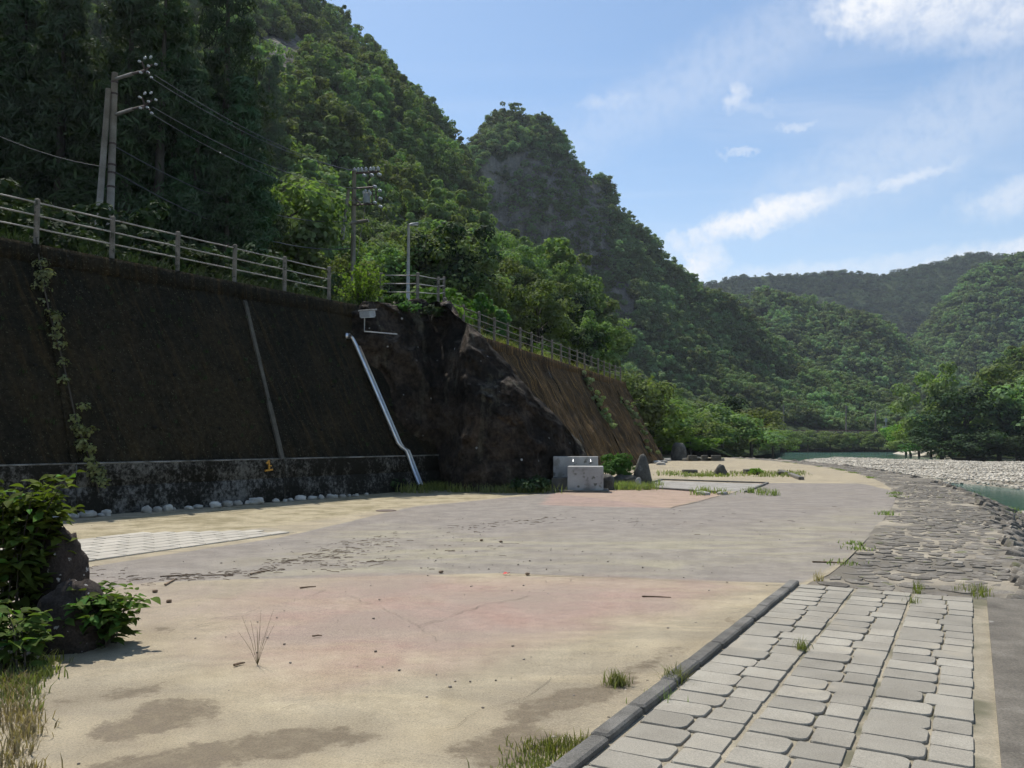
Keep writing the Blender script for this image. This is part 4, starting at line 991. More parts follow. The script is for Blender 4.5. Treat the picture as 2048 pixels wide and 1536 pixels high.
# ================================================================== RETAINING WALLS
ZT = 6.0
pp1 = [G(x, y, ZT) for x, y in [(80, 490), (235, 515), (365, 540), (478, 562), (575, 582), (660, 600)]]
W1D = (pp1[-1] - pp1[0]).normalized(); W1N = Vector((W1D.y, -W1D.x, 0)); W1O = pp1[0].copy(); W1O.z = 0
basep = G(460, 1010)
W1OFF = (basep - W1O).dot(W1N)            # horizontal reach of the batter
def w1(t, o, z): p = W1O + W1D * t + W1N * o; return Vector((p.x, p.y, z))
FT = 1.12
LEDGE_LIT = surf('sunlit_ledge_concrete', [(0.35, (0.07, 0.066, 0.05)), (0.65, (0.30, 0.285, 0.25))], 2.4, fine=30, fine_amt=.4, bump=.3)  # paler than the footing: sunlight on the ledge top painted into the colour
wall1 = empty('retaining_wall', w1(0, W1OFF, 0), 'tall dark moss covered retaining wall with a stained concrete footing on the left', 'wall')
def panel(name, t0, t1, prof, mat, parent, fn, cell=0.25, amp=0.03, seed=0, smoothed=True):
    """prof: list of (offset, z) from bottom to top, swept from t0 to t1"""
    nu = max(2, int((t1 - t0) / cell) + 1); pr = []
    for (a, b_) in zip(prof[:-1], prof[1:]):
        n = max(1, int(math.hypot(b_[0] - a[0], b_[1] - a[1]) / cell))
        pr += [(a[0] + (b_[0] - a[0]) * k / n, a[1] + (b_[1] - a[1]) * k / n) for k in range(n)]
    pr.append(prof[-1]); nv = len(pr); Vv = []
    for i_ in range(nu):
        t = t0 + (t1 - t0) * i_ / (nu - 1)
        for (o_, z) in pr:
            p = fn(t, o_, z); q = fbm(p, 0.9, 4, seed) * amp
            p2 = fn(t, o_ + q, z); Vv.append(tuple(p2))
    o = obj(name, npmesh(name, Vv, grid_faces(nu, nv)[:, ::-1], smoothed), mat, parent)
    return o
o_lo, o_hi = W1OFF - 0.16, 0.06
JT = [-16.5, -11.0, -5.5, 0.0, 5.55, 14.5]
for a, b_ in zip(JT[:-1], JT[1:]):
    panel('wall_panel', a + 0.03, b_ - 0.03, [(o_lo, FT - 0.05), (o_hi, ZT - 0.42)], WALL1, wall1, w1, 0.22, 0.05, a)
    panel('coping', a + 0.006, b_ - 0.006, [(o_hi - 0.05, ZT - 0.45), (o_hi + 0.05, ZT - 0.42), (o_hi + 0.02, ZT - 0.01), (o_hi - 0.02, ZT), (-0.42, ZT), (-0.45, ZT - 0.5)], OLDCONC if False else WALL1, wall1, w1, 0.25, 0.02, a + 3)
    panel('footing', a + 0.006, b_ - 0.006, [(W1OFF + 0.02, -0.25), (W1OFF - 0.03, FT * 0.52), (W1OFF - 0.055, FT * 0.535), (W1OFF - 0.055, FT * 0.55), (W1OFF - 0.035, FT * 0.56), (W1OFF - 0.06, FT - 0.03)], FOOT, wall1, w1, 0.25, 0.012, a + 7)
    panel('ledge', a + 0.006, b_ - 0.006, [(W1OFF - 0.075, FT - 0.04), (W1OFF - 0.05, FT - 0.03), (W1OFF - 0.055, FT - 0.005), (W1OFF - 0.075, FT), (o_lo - 0.25, FT)], LEDGE_LIT, wall1, w1, 0.2, 0.018, a + 9)
STRIPC = surf('joint_strip', [(0.3, (0.055, 0.05, 0.038)), (0.7, (0.12, 0.11, 0.085))], 3, fine=30, bump=0.3)
for t in JT[1:-1]:
    m_ = MB()
    for (z0, z1, w_) in ((FT, 2.6, 0.11), (2.6, ZT - 0.5, 0.085)):
        f = lambda z: o_lo + (o_hi - o_lo) * (z - FT) / (ZT - 0.42 - FT)
        vs_ = []
        for z in (z0, z1):
            for (dt, do) in ((-w_, -0.1), (-w_, 0.055), (w_, 0.055), (w_, -0.1)): vs_.append(w1(t + dt * 0.6, f(z) + do, z))
        m_.add(vs_, [(0, 1, 5, 4), (1, 2, 6, 5), (2, 3, 7, 6), (0, 3, 2, 1), (4, 5, 6, 7)])
    m_.build('joint_strip', STRIPC if t else WALL1, wall1)
HOLE = surf('weep_pipe', [(0.3, (0.006, 0.006, 0.005)), (0.7, (0.014, 0.013, 0.011))], 5, bump=0)
for row_ in range(3):
    for k in range(14):
        t = -10.2 + k * 1.75 + (row_ % 2) * .87 + random.uniform(-.1, .1); z = 1.9 + row_ * 1.3
        if t > 11: continue
        o_ = o_lo + (o_hi - o_lo) * (z - FT) / (ZT - 0.42 - FT)
        MB().tube([w1(t, o_ - .1, z), w1(t, o_ + .045, z - .01)], .035, 8).build('weep_hole', HOLE, wall1)
# painted orange mark on the footing: a figure 1 on a short bar
tm = None
def w1_t_for_px(px, o_, z):
    lo, hi = -16.0, 14.0
    for _ in range(50):
        mid = (lo + hi) / 2
        x_, _, _ = proj([tuple(w1(mid, o_, z))])
        if x_[0] < px: lo = mid
        else: hi = mid
    return lo
tm = w1_t_for_px(537, W1OFF - 0.03, 0.95)
mk = MB()
def mark(pts_, w_):
    for (a, b_) in zip(pts_[:-1], pts_[1:]):
        a_, b2 = Vector(a), Vector(b_); d = (b2 - a_).normalized(); n_ = Vector((-d.y, d.x)) * w_ / 2
        q = [a_ - d * w_ * .3 + n_, b2 + d * w_ * .3 + n_, b2 + d * w_ * .3 - n_, a_ - d * w_ * .3 - n_]
        fo = [w1(tm + v.x, W1OFF - 0.055 + 0.035 - 0.028 * 0 + (0.0 - (v.y - 0.6) * 0.055) + 0.022, v.y) for v in q]
        bo = [p - W1N * 0.03 for p in fo]
        mk.add(fo + bo, [(0, 1, 2, 3), (0, 4, 5, 1), (1, 5, 6, 2), (2, 6, 7, 3), (3, 7, 4, 0)])
mark([(-0.05, 1.00), (0.02, 1.06), (0.02, 0.83)], 0.045); mark([(-0.10, 0.81), (0.12, 0.83)], 0.045); mark([(0.02, 0.94), (0.09, 0.93)], 0.03)
mk.build('painted_mark', ORANGE, wall1)['label'] = 'orange painted figure 1 with a bar under it'
# ---------------------------------------------------------------- second wall
w2p = [G(x, y, ZT) for x, y in [(897, 660), (941, 673), (1015, 690), (1099, 715), (1189, 742), (1250, 765)]]
W2D = (w2p[-1] - w2p[2]).normalized(); W2N = Vector((W2D.y, -W2D.x, 0)); W2O = w2p[-1].copy(); W2O.z = 0
def w2(t, o, z): p = W2O + W2D * t + W2N * o; return Vector((p.x, p.y, z))    # t = 0 at the far end, negative towards the camera
wall2 = empty('retaining_wall', w2(-8, 3.0, 0), 'sloping brown moss streaked retaining wall beyond the black rock', 'wall')
J2 = [-36, -29, -21, -13.4, -4.6, 0.0]
for a, b_ in zip(J2[:-1], J2[1:]):
    panel('wall_panel', a + 0.07, b_ - 0.07, [(3.05, -0.2), (0.12, ZT - 0.42)], WALL2, wall2, w2, 0.25, 0.16, a)
    panel('coping', a + 0.01, b_ - 0.01, [(0.04, ZT - 0.5), (0.12, ZT - 0.45), (0.08, ZT - 0.01), (0.03, ZT), (-0.5, ZT), (-0.5, ZT - 0.6)], WALL2, wall2, w2, 0.4, 0.02, a + 3)
    m_ = MB(); vs_ = []
    for z in (-0.2, ZT - 0.5):
        o_ = 3.05 + (0.12 - 3.05) * (z + 0.2) / (ZT - 0.22)
        for dt, do in ((-0.09, -0.25), (-0.09, -0.05), (0.09, -0.05), (0.09, -0.25)): vs_.append(w2(b_ + dt, o_ + do, z))
    m_.add(vs_, [(0, 1, 5, 4), (1, 2, 6, 5), (2, 3, 7, 6)]); m_.build('joint_strip', STRIPC, wall2)
W2P = lambda t_: w2(t_, -0.46, 0)
# upper road behind the wall
rd = MB(); q = [w1(-18, -0.4, 0), w1(12.5, -0.4, 0), W2P(-27), W2P(0), Vector((8.6, 74, 0)), Vector((-6, 58, 0)), Vector((-16, 46, 0)), Vector((-46, 36, 0)), Vector((-46, 0, 0))]
rd.prism([(p.x, p.y) for p in q], ZT - 0.6, ZT - 0.06)
struct('road', rd.mesh('road'), ROADM)
# closed end of the second wall and the fill behind it
m_ = MB(); m_.add([w2(0, 3.0, -0.2), w2(0, -8, -0.2), w2(0, -8, ZT - 0.1), w2(0, 0.0, ZT - 0.1)], [(0, 1, 2, 3)]); m_.build('end_face', WALL2, wall2)
# ================================================================== ROCK OUTCROP
RC = [(672, [(29.2, 965), (29.3, 860), (29.5, 740), (29.8, 660), (30.6, 618)]),
      (700, [(27.9, 966), (28.2, 850), (28.7, 730), (29.2, 650), (30.2, 612)]),
      (745, [(26.9, 973), (27.3, 830), (28.0, 710), (28.8, 640), (30.0, 604)]),
      (800, [(26.3, 978), (26.6, 820), (27.4, 700), (28.4, 625), (29.6, 603)]),
      (850, [(25.9, 981), (26.2, 830), (27.0, 710), (28.2, 630), (29.4, 604)]),
      (893, [(25.7, 982), (26.1, 850), (26.8, 730), (28.2, 652), (29.6, 620)]),
      (940, [(25.6, 983), (26.0, 870), (26.7, 770), (27.8, 700), (29.2, 668)]),
      (1000, [(25.6, 983), (26.0, 890), (26.6, 810), (27.6, 752), (29.0, 722)]),
      (1050, [(25.8, 982), (26.2, 905), (26.7, 840), (27.6, 796), (28.8, 770)]),
      (1090, [(26.0, 980), (26.4, 920), (26.9, 868), (27.6, 832), (28.6, 812)]),
      (1125, [(26.3, 978), (26.7, 930), (27.1, 892), (27.7, 866), (28.4, 850)]),
      (1155, [(26.8, 975), (27.1, 940), (27.4, 915), (27.8, 898), (28.3, 886)]),
      (1172, [(27.4, 968), (27.6, 950), (27.8, 935), (28.0, 922), (28.3, 912)]),
      (1186, [(28.0, 964), (28.1, 960), (28.2, 956), (28.3, 952), (28.4, 948)])]
pxs = np.array([c[0] for c in RC], float); nu, nv = 170, 130
D = np.array([[p[0] for p in c[1]] for c in RC], float); Z = np.array([[P(c[0], p[1], p[0]).z for p in c[1]] for c in RC])
for k, c in enumerate(RC):                 # keep the face steep; only the crest leans back
    if c[0] >= 893:
        push = 0.0 if c[0] < 1050 else (c[0] - 1050) / 70 * 1.2; hgt = Z[k, -1] / 6.0
        D[k] = 25.75 + push + np.array([0, .15, .45, .85, 1.55]) * (0.35 + 0.65 * hgt)
D = np.column_stack([D, D[:, -1] + 2.2, D[:, -1] + 4.5]); Z = np.column_stack([Z, Z[:, -1] - 0.15, Z[:, -1] * 0.75 - 0.6]); K = D.shape[1]
u = np.linspace(pxs[0], pxs[-1], nu); t = np.linspace(0, K - 1, nv)
Du = np.stack([np.interp(u, pxs, D[:, k]) for k in range(K)], 1); Zu = np.stack([np.interp(u, pxs, Z[:, k]) for k in range(K)], 1)
Dg = np.stack([np.interp(t, np.arange(K), r_) for r_ in Du]); Zg = np.stack([np.interp(t, np.arange(K), r_) for r_ in Zu])
Xg = (u[:, None] - CX) / F * (np.minimum(Dg, Dg[:, :1] + 4) * cp + (Zg - EYE) * sp)
RV = np.stack([Xg, Dg, Zg], 2).reshape(-1, 3); RV2 = []
def walldepth(px, py):
    lo, hi = 10.0, 60.0
    for _ in range(30):
        mid = (lo + hi) / 2; p = P(px, py, mid); o_ = (p - W1O).dot(W1N)
        f = W1OFF - 0.03 if p.z < FT else o_lo + (o_hi - o_lo) * (p.z - FT) / (ZT - 0.42 - FT)
        if o_ > f: lo = mid
        else: hi = mid
    return lo
rpx, rpy, _ = proj(RV)
for k in range(len(RV)):
    if rpx[k] < 930 and (k % nv) < nv * 4 / 6:
        line = 705 + max(0, rpy[k] - 690) * 0.735
        wd_ = walldepth(rpx[k], min(rpy[k], 1000)); bl = min(1, max(0, (930 - rpx[k]) / 60))
        g_ = min(1.3, max(-1.2, (rpx[k] - line) / 70))
        nd_ = wd_ - g_; nd_ = RV[k, 1] * (1 - bl) + nd_ * bl
        q_ = P(rpx[k], rpy[k], nd_); RV[k] = (q_.x, q_.y, q_.z)
for p in RV:
    q = Vector(p); a = fbm(q, 0.35, 3, 2.0) * 0.20 + fbm((q.x, q.y, q.z * 0.3), 1.0, 4, 8.0) * 0.17 + abs(fbm(q, 2.3, 4, 5.0)) * 0.12 - abs(fbm((q.x + q.z * .4, q.y, q.z * .8), 0.55, 4, 33.0)) * 0.55
    RV2.append((q.x + fbm(q, 0.6, 3, 14.0) * 0.22, q.y - a, q.z + fbm(q, 0.7, 4, 21.0) * 0.22))
me = npmesh('rock_outcrop', RV2, grid_faces(nu, nv), True)
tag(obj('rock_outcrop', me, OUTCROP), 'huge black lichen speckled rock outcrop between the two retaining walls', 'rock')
# ================================================================== FENCES
def post_mesh():
    return MB().lathe((0, 0, -0.08), (0, 0, 1), [(0, 0.062), (1.12, 0.060), (1.125, 0.066), (1.165, 0.062), (1.185, 0.035)], 10).mesh('post')
POSTM = post_mesh(); POSTM.materials.append(CONC_POST)
for p_ in POSTM.polygons: p_.use_smooth = False
def fence(tops, label, rail=None, hts=(0.40, 0.70, 1.00), rr=0.019):
    root = empty('fence', tops[0], label, 'fence')
    for p in tops:
        o = bpy.data.objects.new('post', POSTM); COL.objects.link(o); o.parent = root
        o.location = Vector(p) - Vector(tops[0]) + Vector((random.uniform(-.01, .01), random.uniform(-.01, .01), random.uniform(-.015, .01)))
        o.rotation_euler = (random.uniform(-.012, .012), random.uniform(-.012, .012), random.uniform(0, 3))
    for a, b_ in zip(tops[:-1], tops[1:]):
        a, b_ = Vector(a), Vector(b_)
        for h in hts:
            up = Vector((0, 0, h + random.uniform(-.006, .006)))
            m_ = MB().tube([a + up, (a + b_) / 2 + up + Vector((0, 0, -0.006)), b_ + up], rr, 8); o = m_.build('rail', rail or RAIL, root, True)
    return root
f1 = [w1(t, -0.18, ZT) for t in np.arange(-9 * 1.0, 9.3, 1.8)]
fence(f1, 'three rail fence with concrete posts along the dark wall top at left')
cA = Vector((-5.0, 27.9, ZT + 0.35)); 
f2 = [P(762, 606, 29.3), P(835, 607, 29.0), P(876, 607, 33.5), P(888, 603, 36.0)]
fence(f2, 'short three rail fence cornering above the black rock')
f3 = [w2(t, -0.12, ZT) for t in np.arange(-33.5, 0.1, 1.8)]
RAILD = surf('weathered_rail', [(0.35, (0.13, 0.115, 0.095)), (0.7, (0.24, 0.22, 0.19))], 4, rough=0.7, bump=0.05)
fence(f3, 'long three rail fence descending along the brown wall top', RAILD)
# ================================================================== POLES, LAMPS, WIRES
def insulator(mb, p, ax, s=1.0):
    mb.lathe(p, ax, [(0, .03 * s), (.05 * s, .03 * s), (.06 * s, .085 * s), (.10 * s, .09 * s), (.12 * s, .045 * s), (.15 * s, .08 * s), (.19 * s, .085 * s), (.22 * s, .04 * s), (.26 * s, .02 * s)], 10)
DA = 30.0
pb = P(219, 470, DA); ptop = P(229, 146, DA)
poleA = empty('utility_pole', (pb.x, pb.y, ZT - .1), 'pair of concrete utility poles, one propping the other, above the left fence', 'utility pole')
MB().tube([(pb.x, pb.y, ZT - .2), (pb.x, pb.y, ptop.z)], [0.150, 0.112], 16).build('pole', CONC_POLE, poleA, True)
br0 = P(190, 470, DA - 0.6); br1 = P(217, 178, DA - 0.12)
MB().tube([(br0.x - .05, br0.y, ZT - .2), br1], [0.125, 0.098], 16).build('brace_pole', CONC_POLE, poleA, True)
for py_ in (167, 190, 290, 332, 348, 376):
    q = P(225, py_, DA); MB().tube([(pb.x, pb.y, q.z), (pb.x, pb.y, q.z + 0.07)], 0.124 + (py_ - 160) * 0.00012, 16).build('band', RUST, poleA)
for k, (py0, py1) in enumerate(((158, 147), (229, 218))):
    a = P(231, py0, DA); e_ = P(266, py1, DA - 0.9)
    MB().tube([a, e_], 0.06, 8).build('bracket', CONC_POLE, poleA)
    tip = P(290, py1 - 6, DA - 1.4)
    MB().tube([e_, tip], 0.045, 6).build('crossarm', RUST, poleA)
    for (ix, iy) in ((276, -31), (287, -35), (299, -36), (309, -25), (294, -22), (278, -9), (292, -10), (300, 1)):
        c = P(ix, py1 + iy + 6, DA - 1.5 + random.uniform(-.2, .2)); m_ = MB(); insulator(m_, c, (0.9, random.uniform(-.3, .1), -0.35 if ix not in (287, 299) else 0.8), 0.52)
        io = m_.build('insulator', CERAMIC, poleA, True)
    m_ = MB()
    for (ix, iy) in ((284, -30), (304, -24), (285, -6), (300, -4)):
        c = P(ix, py1 + iy + 6, DA - 1.5); m_.tube([tip, c], 0.025, 5)
    m_.build('insulator_frame', RUST, poleA)
DBp = 47.0
pb2 = P(706, 520, DBp); pt2 = P(708, 342, DBp)
poleB = empty('utility_pole', (pb2.x, pb2.y, ZT + 1), 'weathered transformer pole with crossarms and steel frame behind the light green bush', 'utility pole')
MB().tube([(pb2.x, pb2.y, ZT - 1), (pb2.x, pb2.y, pt2.z)], [0.17, 0.12], 14).build('pole', CONC_POLE, poleB, True)
MB().tube([P(684, 480, DBp - .5), P(697, 380, DBp - .1)], [0.12, 0.09], 10).build('brace_pole', CONC_POLE, poleB, True)
def bar(mb, a, c, w_=0.06):
    a, c = Vector(a), Vector(c); mb.tube([a, c], w_, 4)
m_ = MB(); bar(m_, P(704, 347, DBp), P(758, 343, DBp), .08); m_.build('crossarm', RUST, poleB)
for k in range(7):
    m_ = MB(); insulator(m_, P(708 + k * 8, 345 - k * .4, DBp), (random.uniform(-.2, .2), 0, 1), 1.15); m_.build('insulator', CERAMIC, poleB, True)
for k in range(3):
    m_ = MB(); insulator(m_, P(725 + k * 15, 350 - k, DBp - .2), (.7, -.4, -.35), 1.2); m_.build('insulator', CERAMIC, poleB, True)
m_ = MB()
for a, c in (((704, 377), (752, 374)), ((704, 410), (752, 408)), ((752, 372), (752, 410)), ((744, 374), (744, 408)), ((708, 395), (722, 409))): bar(m_, P(*a, DBp - .1), P(*c, DBp - .1), .055)
m_.build('steel_frame', RUST, poleB)
m_ = MB(); m_.lathe(P(733, 407, DBp), (0, 0, 1), [(0, .16), (.05, .2), (.55, .2), (.6, .15), (.62, .05)], 14); m_.build('transformer', DRUM, poleB, True)
for (ix, iy) in ((727, 386), (731, 383), (738, 384), (741, 388)):
    m_ = MB(); insulator(m_, P(ix, iy + 3, DBp - .2), (0, 0, 1), .9); m_.build('insulator', CERAMIC, poleB, True)
for (ix, iy) in ((756, 380), (757, 396), (757, 412), (746, 372), (746, 404)):
    m_ = MB(); insulator(m_, P(ix, iy, DBp - .2), (.7, -.3, -.3), 1.1); m_.build('insulator', CERAMIC, poleB, True)
m_ = MB(); m_.tube([P(692, 447, DBp), P(737, 441, DBp - .3)], .095, 8); m_.build('lower_arm', CONC_POLE, poleB, True)
m_ = MB(); m_.tube([P(730, 415, DBp), P(715, 510, DBp)], .02, 5); m_.build('conduit', CONC_POLE, poleB)
DL = 34.0
lb = P(816, 600, DL); lt = P(814, 448, DL)
lamp = empty('street_lamp', (lb.x, lb.y, ZT - .1), 'slender street lamp with a flat head above the rock top fence', 'street lamp')
MB().tube([(lb.x, lb.y, ZT - .3), (lb.x, lb.y, lt.z)], [0.085, 0.055], 12).build('pole', DRUM, lamp, True)
a = P(817, 450, DL); c = P(837, 445, DL)
hd = MB(); hd.tube([a, a.lerp(c, .3), c], [.05, .085, .07], 8); ho = hd.build('lamp_head', DRUM, lamp, True)
for v in ho.data.vertices: v.co.z = a.z + (v.co.z - a.z) * 0.7
gl = MB(); mid = a.lerp(c, .62); gl.box((mid.x, mid.y, mid.z - 0.065), (.26, .09, .03)); gl.build('lens', LAMPGLASS, ho)
def wire(a, c, sag, label, r=0.014, joints=0):
    a, c = Vector(a), Vector(c); pts_ = [a.lerp(c, k / 14) - Vector((0, 0, sag * 4 * (k / 14) * (1 - k / 14))) for k in range(15)]
    o = MB().tube(pts_, r, 5).build('overhead_wire', WIRE, None, True)
    return tag(o, label, 'wire')
wire(P(309, 150, DA - 1.5), P(716, 344, DBp), 0.5, 'topmost overhead wire between the twin poles and the transformer pole')
wire(P(302, 156, DA - 1.5), P(740, 344, DBp), 0.7, 'second overhead wire down from the twin poles to the transformer pole')
wire(P(305, 214, DA - 1.5), P(724, 378, DBp), 0.6, 'third overhead wire down from the twin poles to the transformer pole')
wire(P(300, 226, DA - 1.5), P(748, 406, DBp), 0.7, 'fourth overhead wire down from the twin poles to the transformer pole')
wA = wire(P(230, 293, DA), P(702, 442, DBp), 0.9, 'pale telephone wire leaving the twin poles at mid height', 0.022)
wire(P(232, 345, DA), P(700, 497, DBp), 0.9, 'lowest thick wire leaving the twin poles just above the fence', 0.026)
wire(P(-120, 215, 24), P(218, 335, DA), 0.3, 'wire reaching the twin poles from the left edge')
for k, (a, c) in enumerate([((757, 380), (870, 480)), ((757, 396), (862, 486)), ((757, 412), (850, 490)), ((737, 441), (800, 500)), ((730, 443), (782, 505))]):
    wire(P(*a, DBp - .2), P(*c, DBp + 22), 0.5, ['top', 'second', 'third', 'fourth', 'lowest'][k] + ' wire running from the transformer pole into the trees at right', 0.016)
# far poles and guard rail on the road across the river
for k, (px, y0, y1) in enumerate(((1567, 809, 860), (1692, 811, 862), (1751, 818, 862))):
    a = P(px, y1 + 6, 276); c = P(px, y0, 276)
    e_ = empty('utility_pole', (a.x, a.y, a.z), ['first', 'second', 'third'][k] + ' small pole from the left on the far river road', 'utility pole')
    MB().tube([a, c], [.26, .18], 8).build('pole', CONC_POLE, e_)
    m_ = MB(); q = c - Vector((0, 0, .5)); m_.box(q, (2.0, .16, .16)); m_.build('crossarm', CONC_POLE, e_)
gr = empty('guard_rail', P(1540, 862, 272), 'dark guard rail of the road across the river', 'guard rail')
gpts = [P(px, 861.5 - (px - 1540) * 0.004, 272) for px in range(1535, 1800, 10)]
m_ = MB(); m_.tube(gpts, .16, 6); m_.build('rail', RUST, gr)
for p in gpts[::2]: MB().box((p.x, p.y, p.z - .3), (.16, .16, 1.1)).build('post', RUST, gr)
rb = MB(); 
vs_ = []
for px in range(1500, 1830, 10):
    a = P(px, 864, 271); c = P(px, 863.5, 278); vs_ += [a, c, Vector((a.x, a.y - 1.5, -2.5))]
n_ = len(vs_) // 3
rb.add(vs_, [(3 * i_, 3 * i_ + 3, 3 * i_ + 4, 3 * i_ + 1) for i_ in range(n_ - 1)] + [(3 * i_, 3 * i_ + 2, 3 * i_ + 5, 3 * i_ + 3) for i_ in range(n_ - 1)])
struct('river_road', rb.mesh('river_road'), OLDCONC)
sg = P(1772, 858, 273); e_ = empty('road_sign', sg, 'tiny white sign beside the road across the river', 'sign')
MB().tube([sg - Vector((0, 0, 1)), sg + Vector((0, 0, 3.0))], .08, 6).build('post', STEEL, e_)
MB().box(sg + Vector((0, -.12, 2.9)), (.8, .08, 1.2)).build('sign_plate', CERAMIC, e_)
MB().box(sg + Vector((-.6, -.1, .3)), (1.1, .5, 1.1)).build('sign_base', CERAMIC, e_)
# ================================================================== DRAIN PIPE, FLOODLIGHT
def wallpt(px, py, lift):            # point on the batter of the first wall seen at (px,py), raised off the face
    lo, hi = 15.0, 40.0
    for _ in range(60):
        mid = (lo + hi) / 2; p = P(px, py, mid); o_ = (p - W1O).dot(W1N)
        f = W1OFF - 0.03 if p.z < FT else o_lo + (o_hi - o_lo) * (p.z - FT) / (ZT - 0.42 - FT)
        if o_ > f + lift: lo = mid
        else: hi = mid
    return P(px, py, lo)
pipe = empty('drain_pipe', G(840, 972), 'bright galvanised drain pipe running down the wall beside the black rock', 'pipe')
path = [(699, 672), (704, 676), (712, 690), (755, 790), (796, 886), (802, 894), (812, 900), (816, 910), (838, 968)]
pts_ = [wallpt(x, y, 0.16) for x, y in path]
MB().tube(pts_, 0.062, 12).build('main_pipe', STEEL, pipe, True)
pts2 = [p + W1D * 0.15 + Vector((0, 0, -0.02)) for p in pts_[2:]]
MB().tube(pts2, 0.034, 8).build('side_pipe', STEEL, pipe, True)
MB().tube([pts_[0] - Vector((.1, 0, 0)), pts_[0] + Vector((.02, 0, 0))], 0.10, 12).build('pipe_collar', STEEL, pipe, True)
for k in (0.25, 0.55, 0.85):
    q = pts_[2].lerp(pts_[4], k); d = (pts_[4] - pts_[2]).normalized()
    MB().tube([q - d * .03, q + d * .03], 0.075, 12).build('clamp', STEEL, pipe, True)
fl = P(735, 628, walldepth(735, 650) - 1.0)
flo = empty('floodlight', fl, 'boxy grey floodlight on a short arm at the wall top above the pipe', 'floodlight')
rot = Matrix.Rotation(R(-25), 3, 'Z') @ Matrix.Rotation(R(10), 3, 'X')
MB().box(fl, (.40, .34, .20), rot, .02).build('housing', DRUM, flo)
MB().box(fl + Vector((0, 0, .12)), (.46, .40, .05), rot, .01).build('hood', BLOCKCONC, flo)
MB().box(fl + Vector((.03, -.05, -.115)), (.34, .28, .02), rot).build('lens', LAMPGLASS, flo)
a = fl + Vector((-.10, .05, -.1)); MB().tube([a, a - Vector((0, 0, .45)), a - Vector((-1.0, -.3, .5))], .022, 6).build('arm', DRUM, flo)
# ================================================================== WASH BASIN, STONES, BENCHES
def gz(px, py): return G(px, py)
sb0 = G(1172, 984)
basin = empty('wash_basin', sb0, 'pale concrete wash basin block with a rear tap shelf beside the rock', 'wash basin')
dB = sb0.y; sc = dB / F
rz = Matrix.Rotation(R(-7), 3, 'Z')
def bxp(px0, px1, y0, y1, d, depth, name, mat, bev=.015, r_=rz):
    a = P((px0 + px1) / 2, y1, d); c = P((px0 + px1) / 2, y0, d); w_ = (px1 - px0) * d / F
    return MB().box((a.x, d + depth / 2, (a.z + c.z) / 2), (w_, depth, c.z - a.z), r_, bev).build(name, mat, basin)
bxp(1138, 1209, 933, 985, dB, .75, 'basin_block', BLOCKCONC)
bxp(1108, 1197, 913, 975, dB + .95, .32, 'tap_shelf', BLOCKCONC)
bxp(1106, 1141, 956, 981, dB + .35, .7, 'side_step', OLDCONC)
bxp(1108, 1222, 981, 989, dB - .25, 1.5, 'base_slab', SLABC)
for px in (1146, 1181):
    c = P(px, 919, dB + .93); m_ = MB(); m_.tube([c + Vector((0, .05, 0)), c + Vector((0, -.07, 0)), c + Vector((0, -.09, -.06))], .011, 8); t_ = m_.build('tap', STEEL, basin, True)
    MB().box(c + Vector((0, -.03, .045)), (.07, .02, .02)).build('tap_handle', STEEL, t_)
def boulder(name, c, size, seed, mat, label, cat='rock', amp=.22, k=22, rings=16, prof=None, group=None, sharp=.5):
    vs_ = []; c = Vector(c)
    for j in range(rings + 1):
        th = math.pi * j / rings
        for i_ in range(k):
            an = 2 * math.pi * i_ / k; v = Vector((math.sin(th) * math.cos(an), math.sin(th) * math.sin(an), -math.cos(th)))
            e_ = sharp; v2 = Vector([math.copysign(abs(q) ** e_, q) for q in v]); v = v.lerp(v2, .5)
            if prof: f = prof((v.z + 1) / 2); v.x *= f; v.y *= f
            v *= 1 + amp * fbm(v, 1.1, 3, seed) + amp * .35 * fbm(v, 3.5, 3, seed + 9) + (amp * .12 * fbm(v, 11.0, 3, seed + 5) if k > 30 else 0)
            vs_.append((c.x + v.x * size[0], c.y + v.y * size[1], c.z + v.z * size[2]))
    fs = [(j * k + i_, j * k + (i_ + 1) % k, (j + 1) * k + (i_ + 1) % k, (j + 1) * k + i_) for j in range(rings) for i_ in range(k)]
    o = MB().add(vs_, fs).build(name, mat, None, True)
    if label: tag(o, label, cat, group)
    return o
s1 = G(1283, 972)
GREYROCK = surf('grey_rock', [(0.3, (0.045, 0.042, 0.035)), (0.6, (0.10, 0.095, 0.08)), (0.8, (0.20, 0.19, 0.17))], 3, fine=30, fine_amt=.6, bump=.7, bscale=10, bdist=.05)
q = P(1286, 938, s1.y); boulder('standing_stone', (q.x, s1.y + .2, .50), (.36, .33, .60), 3, GREYROCK, 'upright tapering dark standing stone right of the wash basin', 'stone', .14, prof=lambda h: 1.15 - .75 * h)
q = G(1276, 975); boulder('stone_post', (q.x, q.y - .1, .14), (.10, .10, .20), 9, BLOCKCONC, 'small pale stone stump at the foot of the standing stone', 'stone', .1)
q = G(1253, 974); boulder('dark_rock', (q.x, q.y + .5, .12), (.42, .35, .28), 15, GREYROCK, 'low dark rock at the left foot of the standing stone', 'rock')
q = G(1219, 980); boulder('dark_rock', (q.x - .05, q.y + .2, .14), (.22, .3, .32), 16, GREYROCK, 'small pointed dark rock leaning against the basin block', 'rock')
q = G(1238, 972); boulder('flat_stone', (q.x, q.y, .04), (.2, .15, .06), 17, RIVERSTONE, 'small flat pale stone between the basin and the standing stone', 'stone')
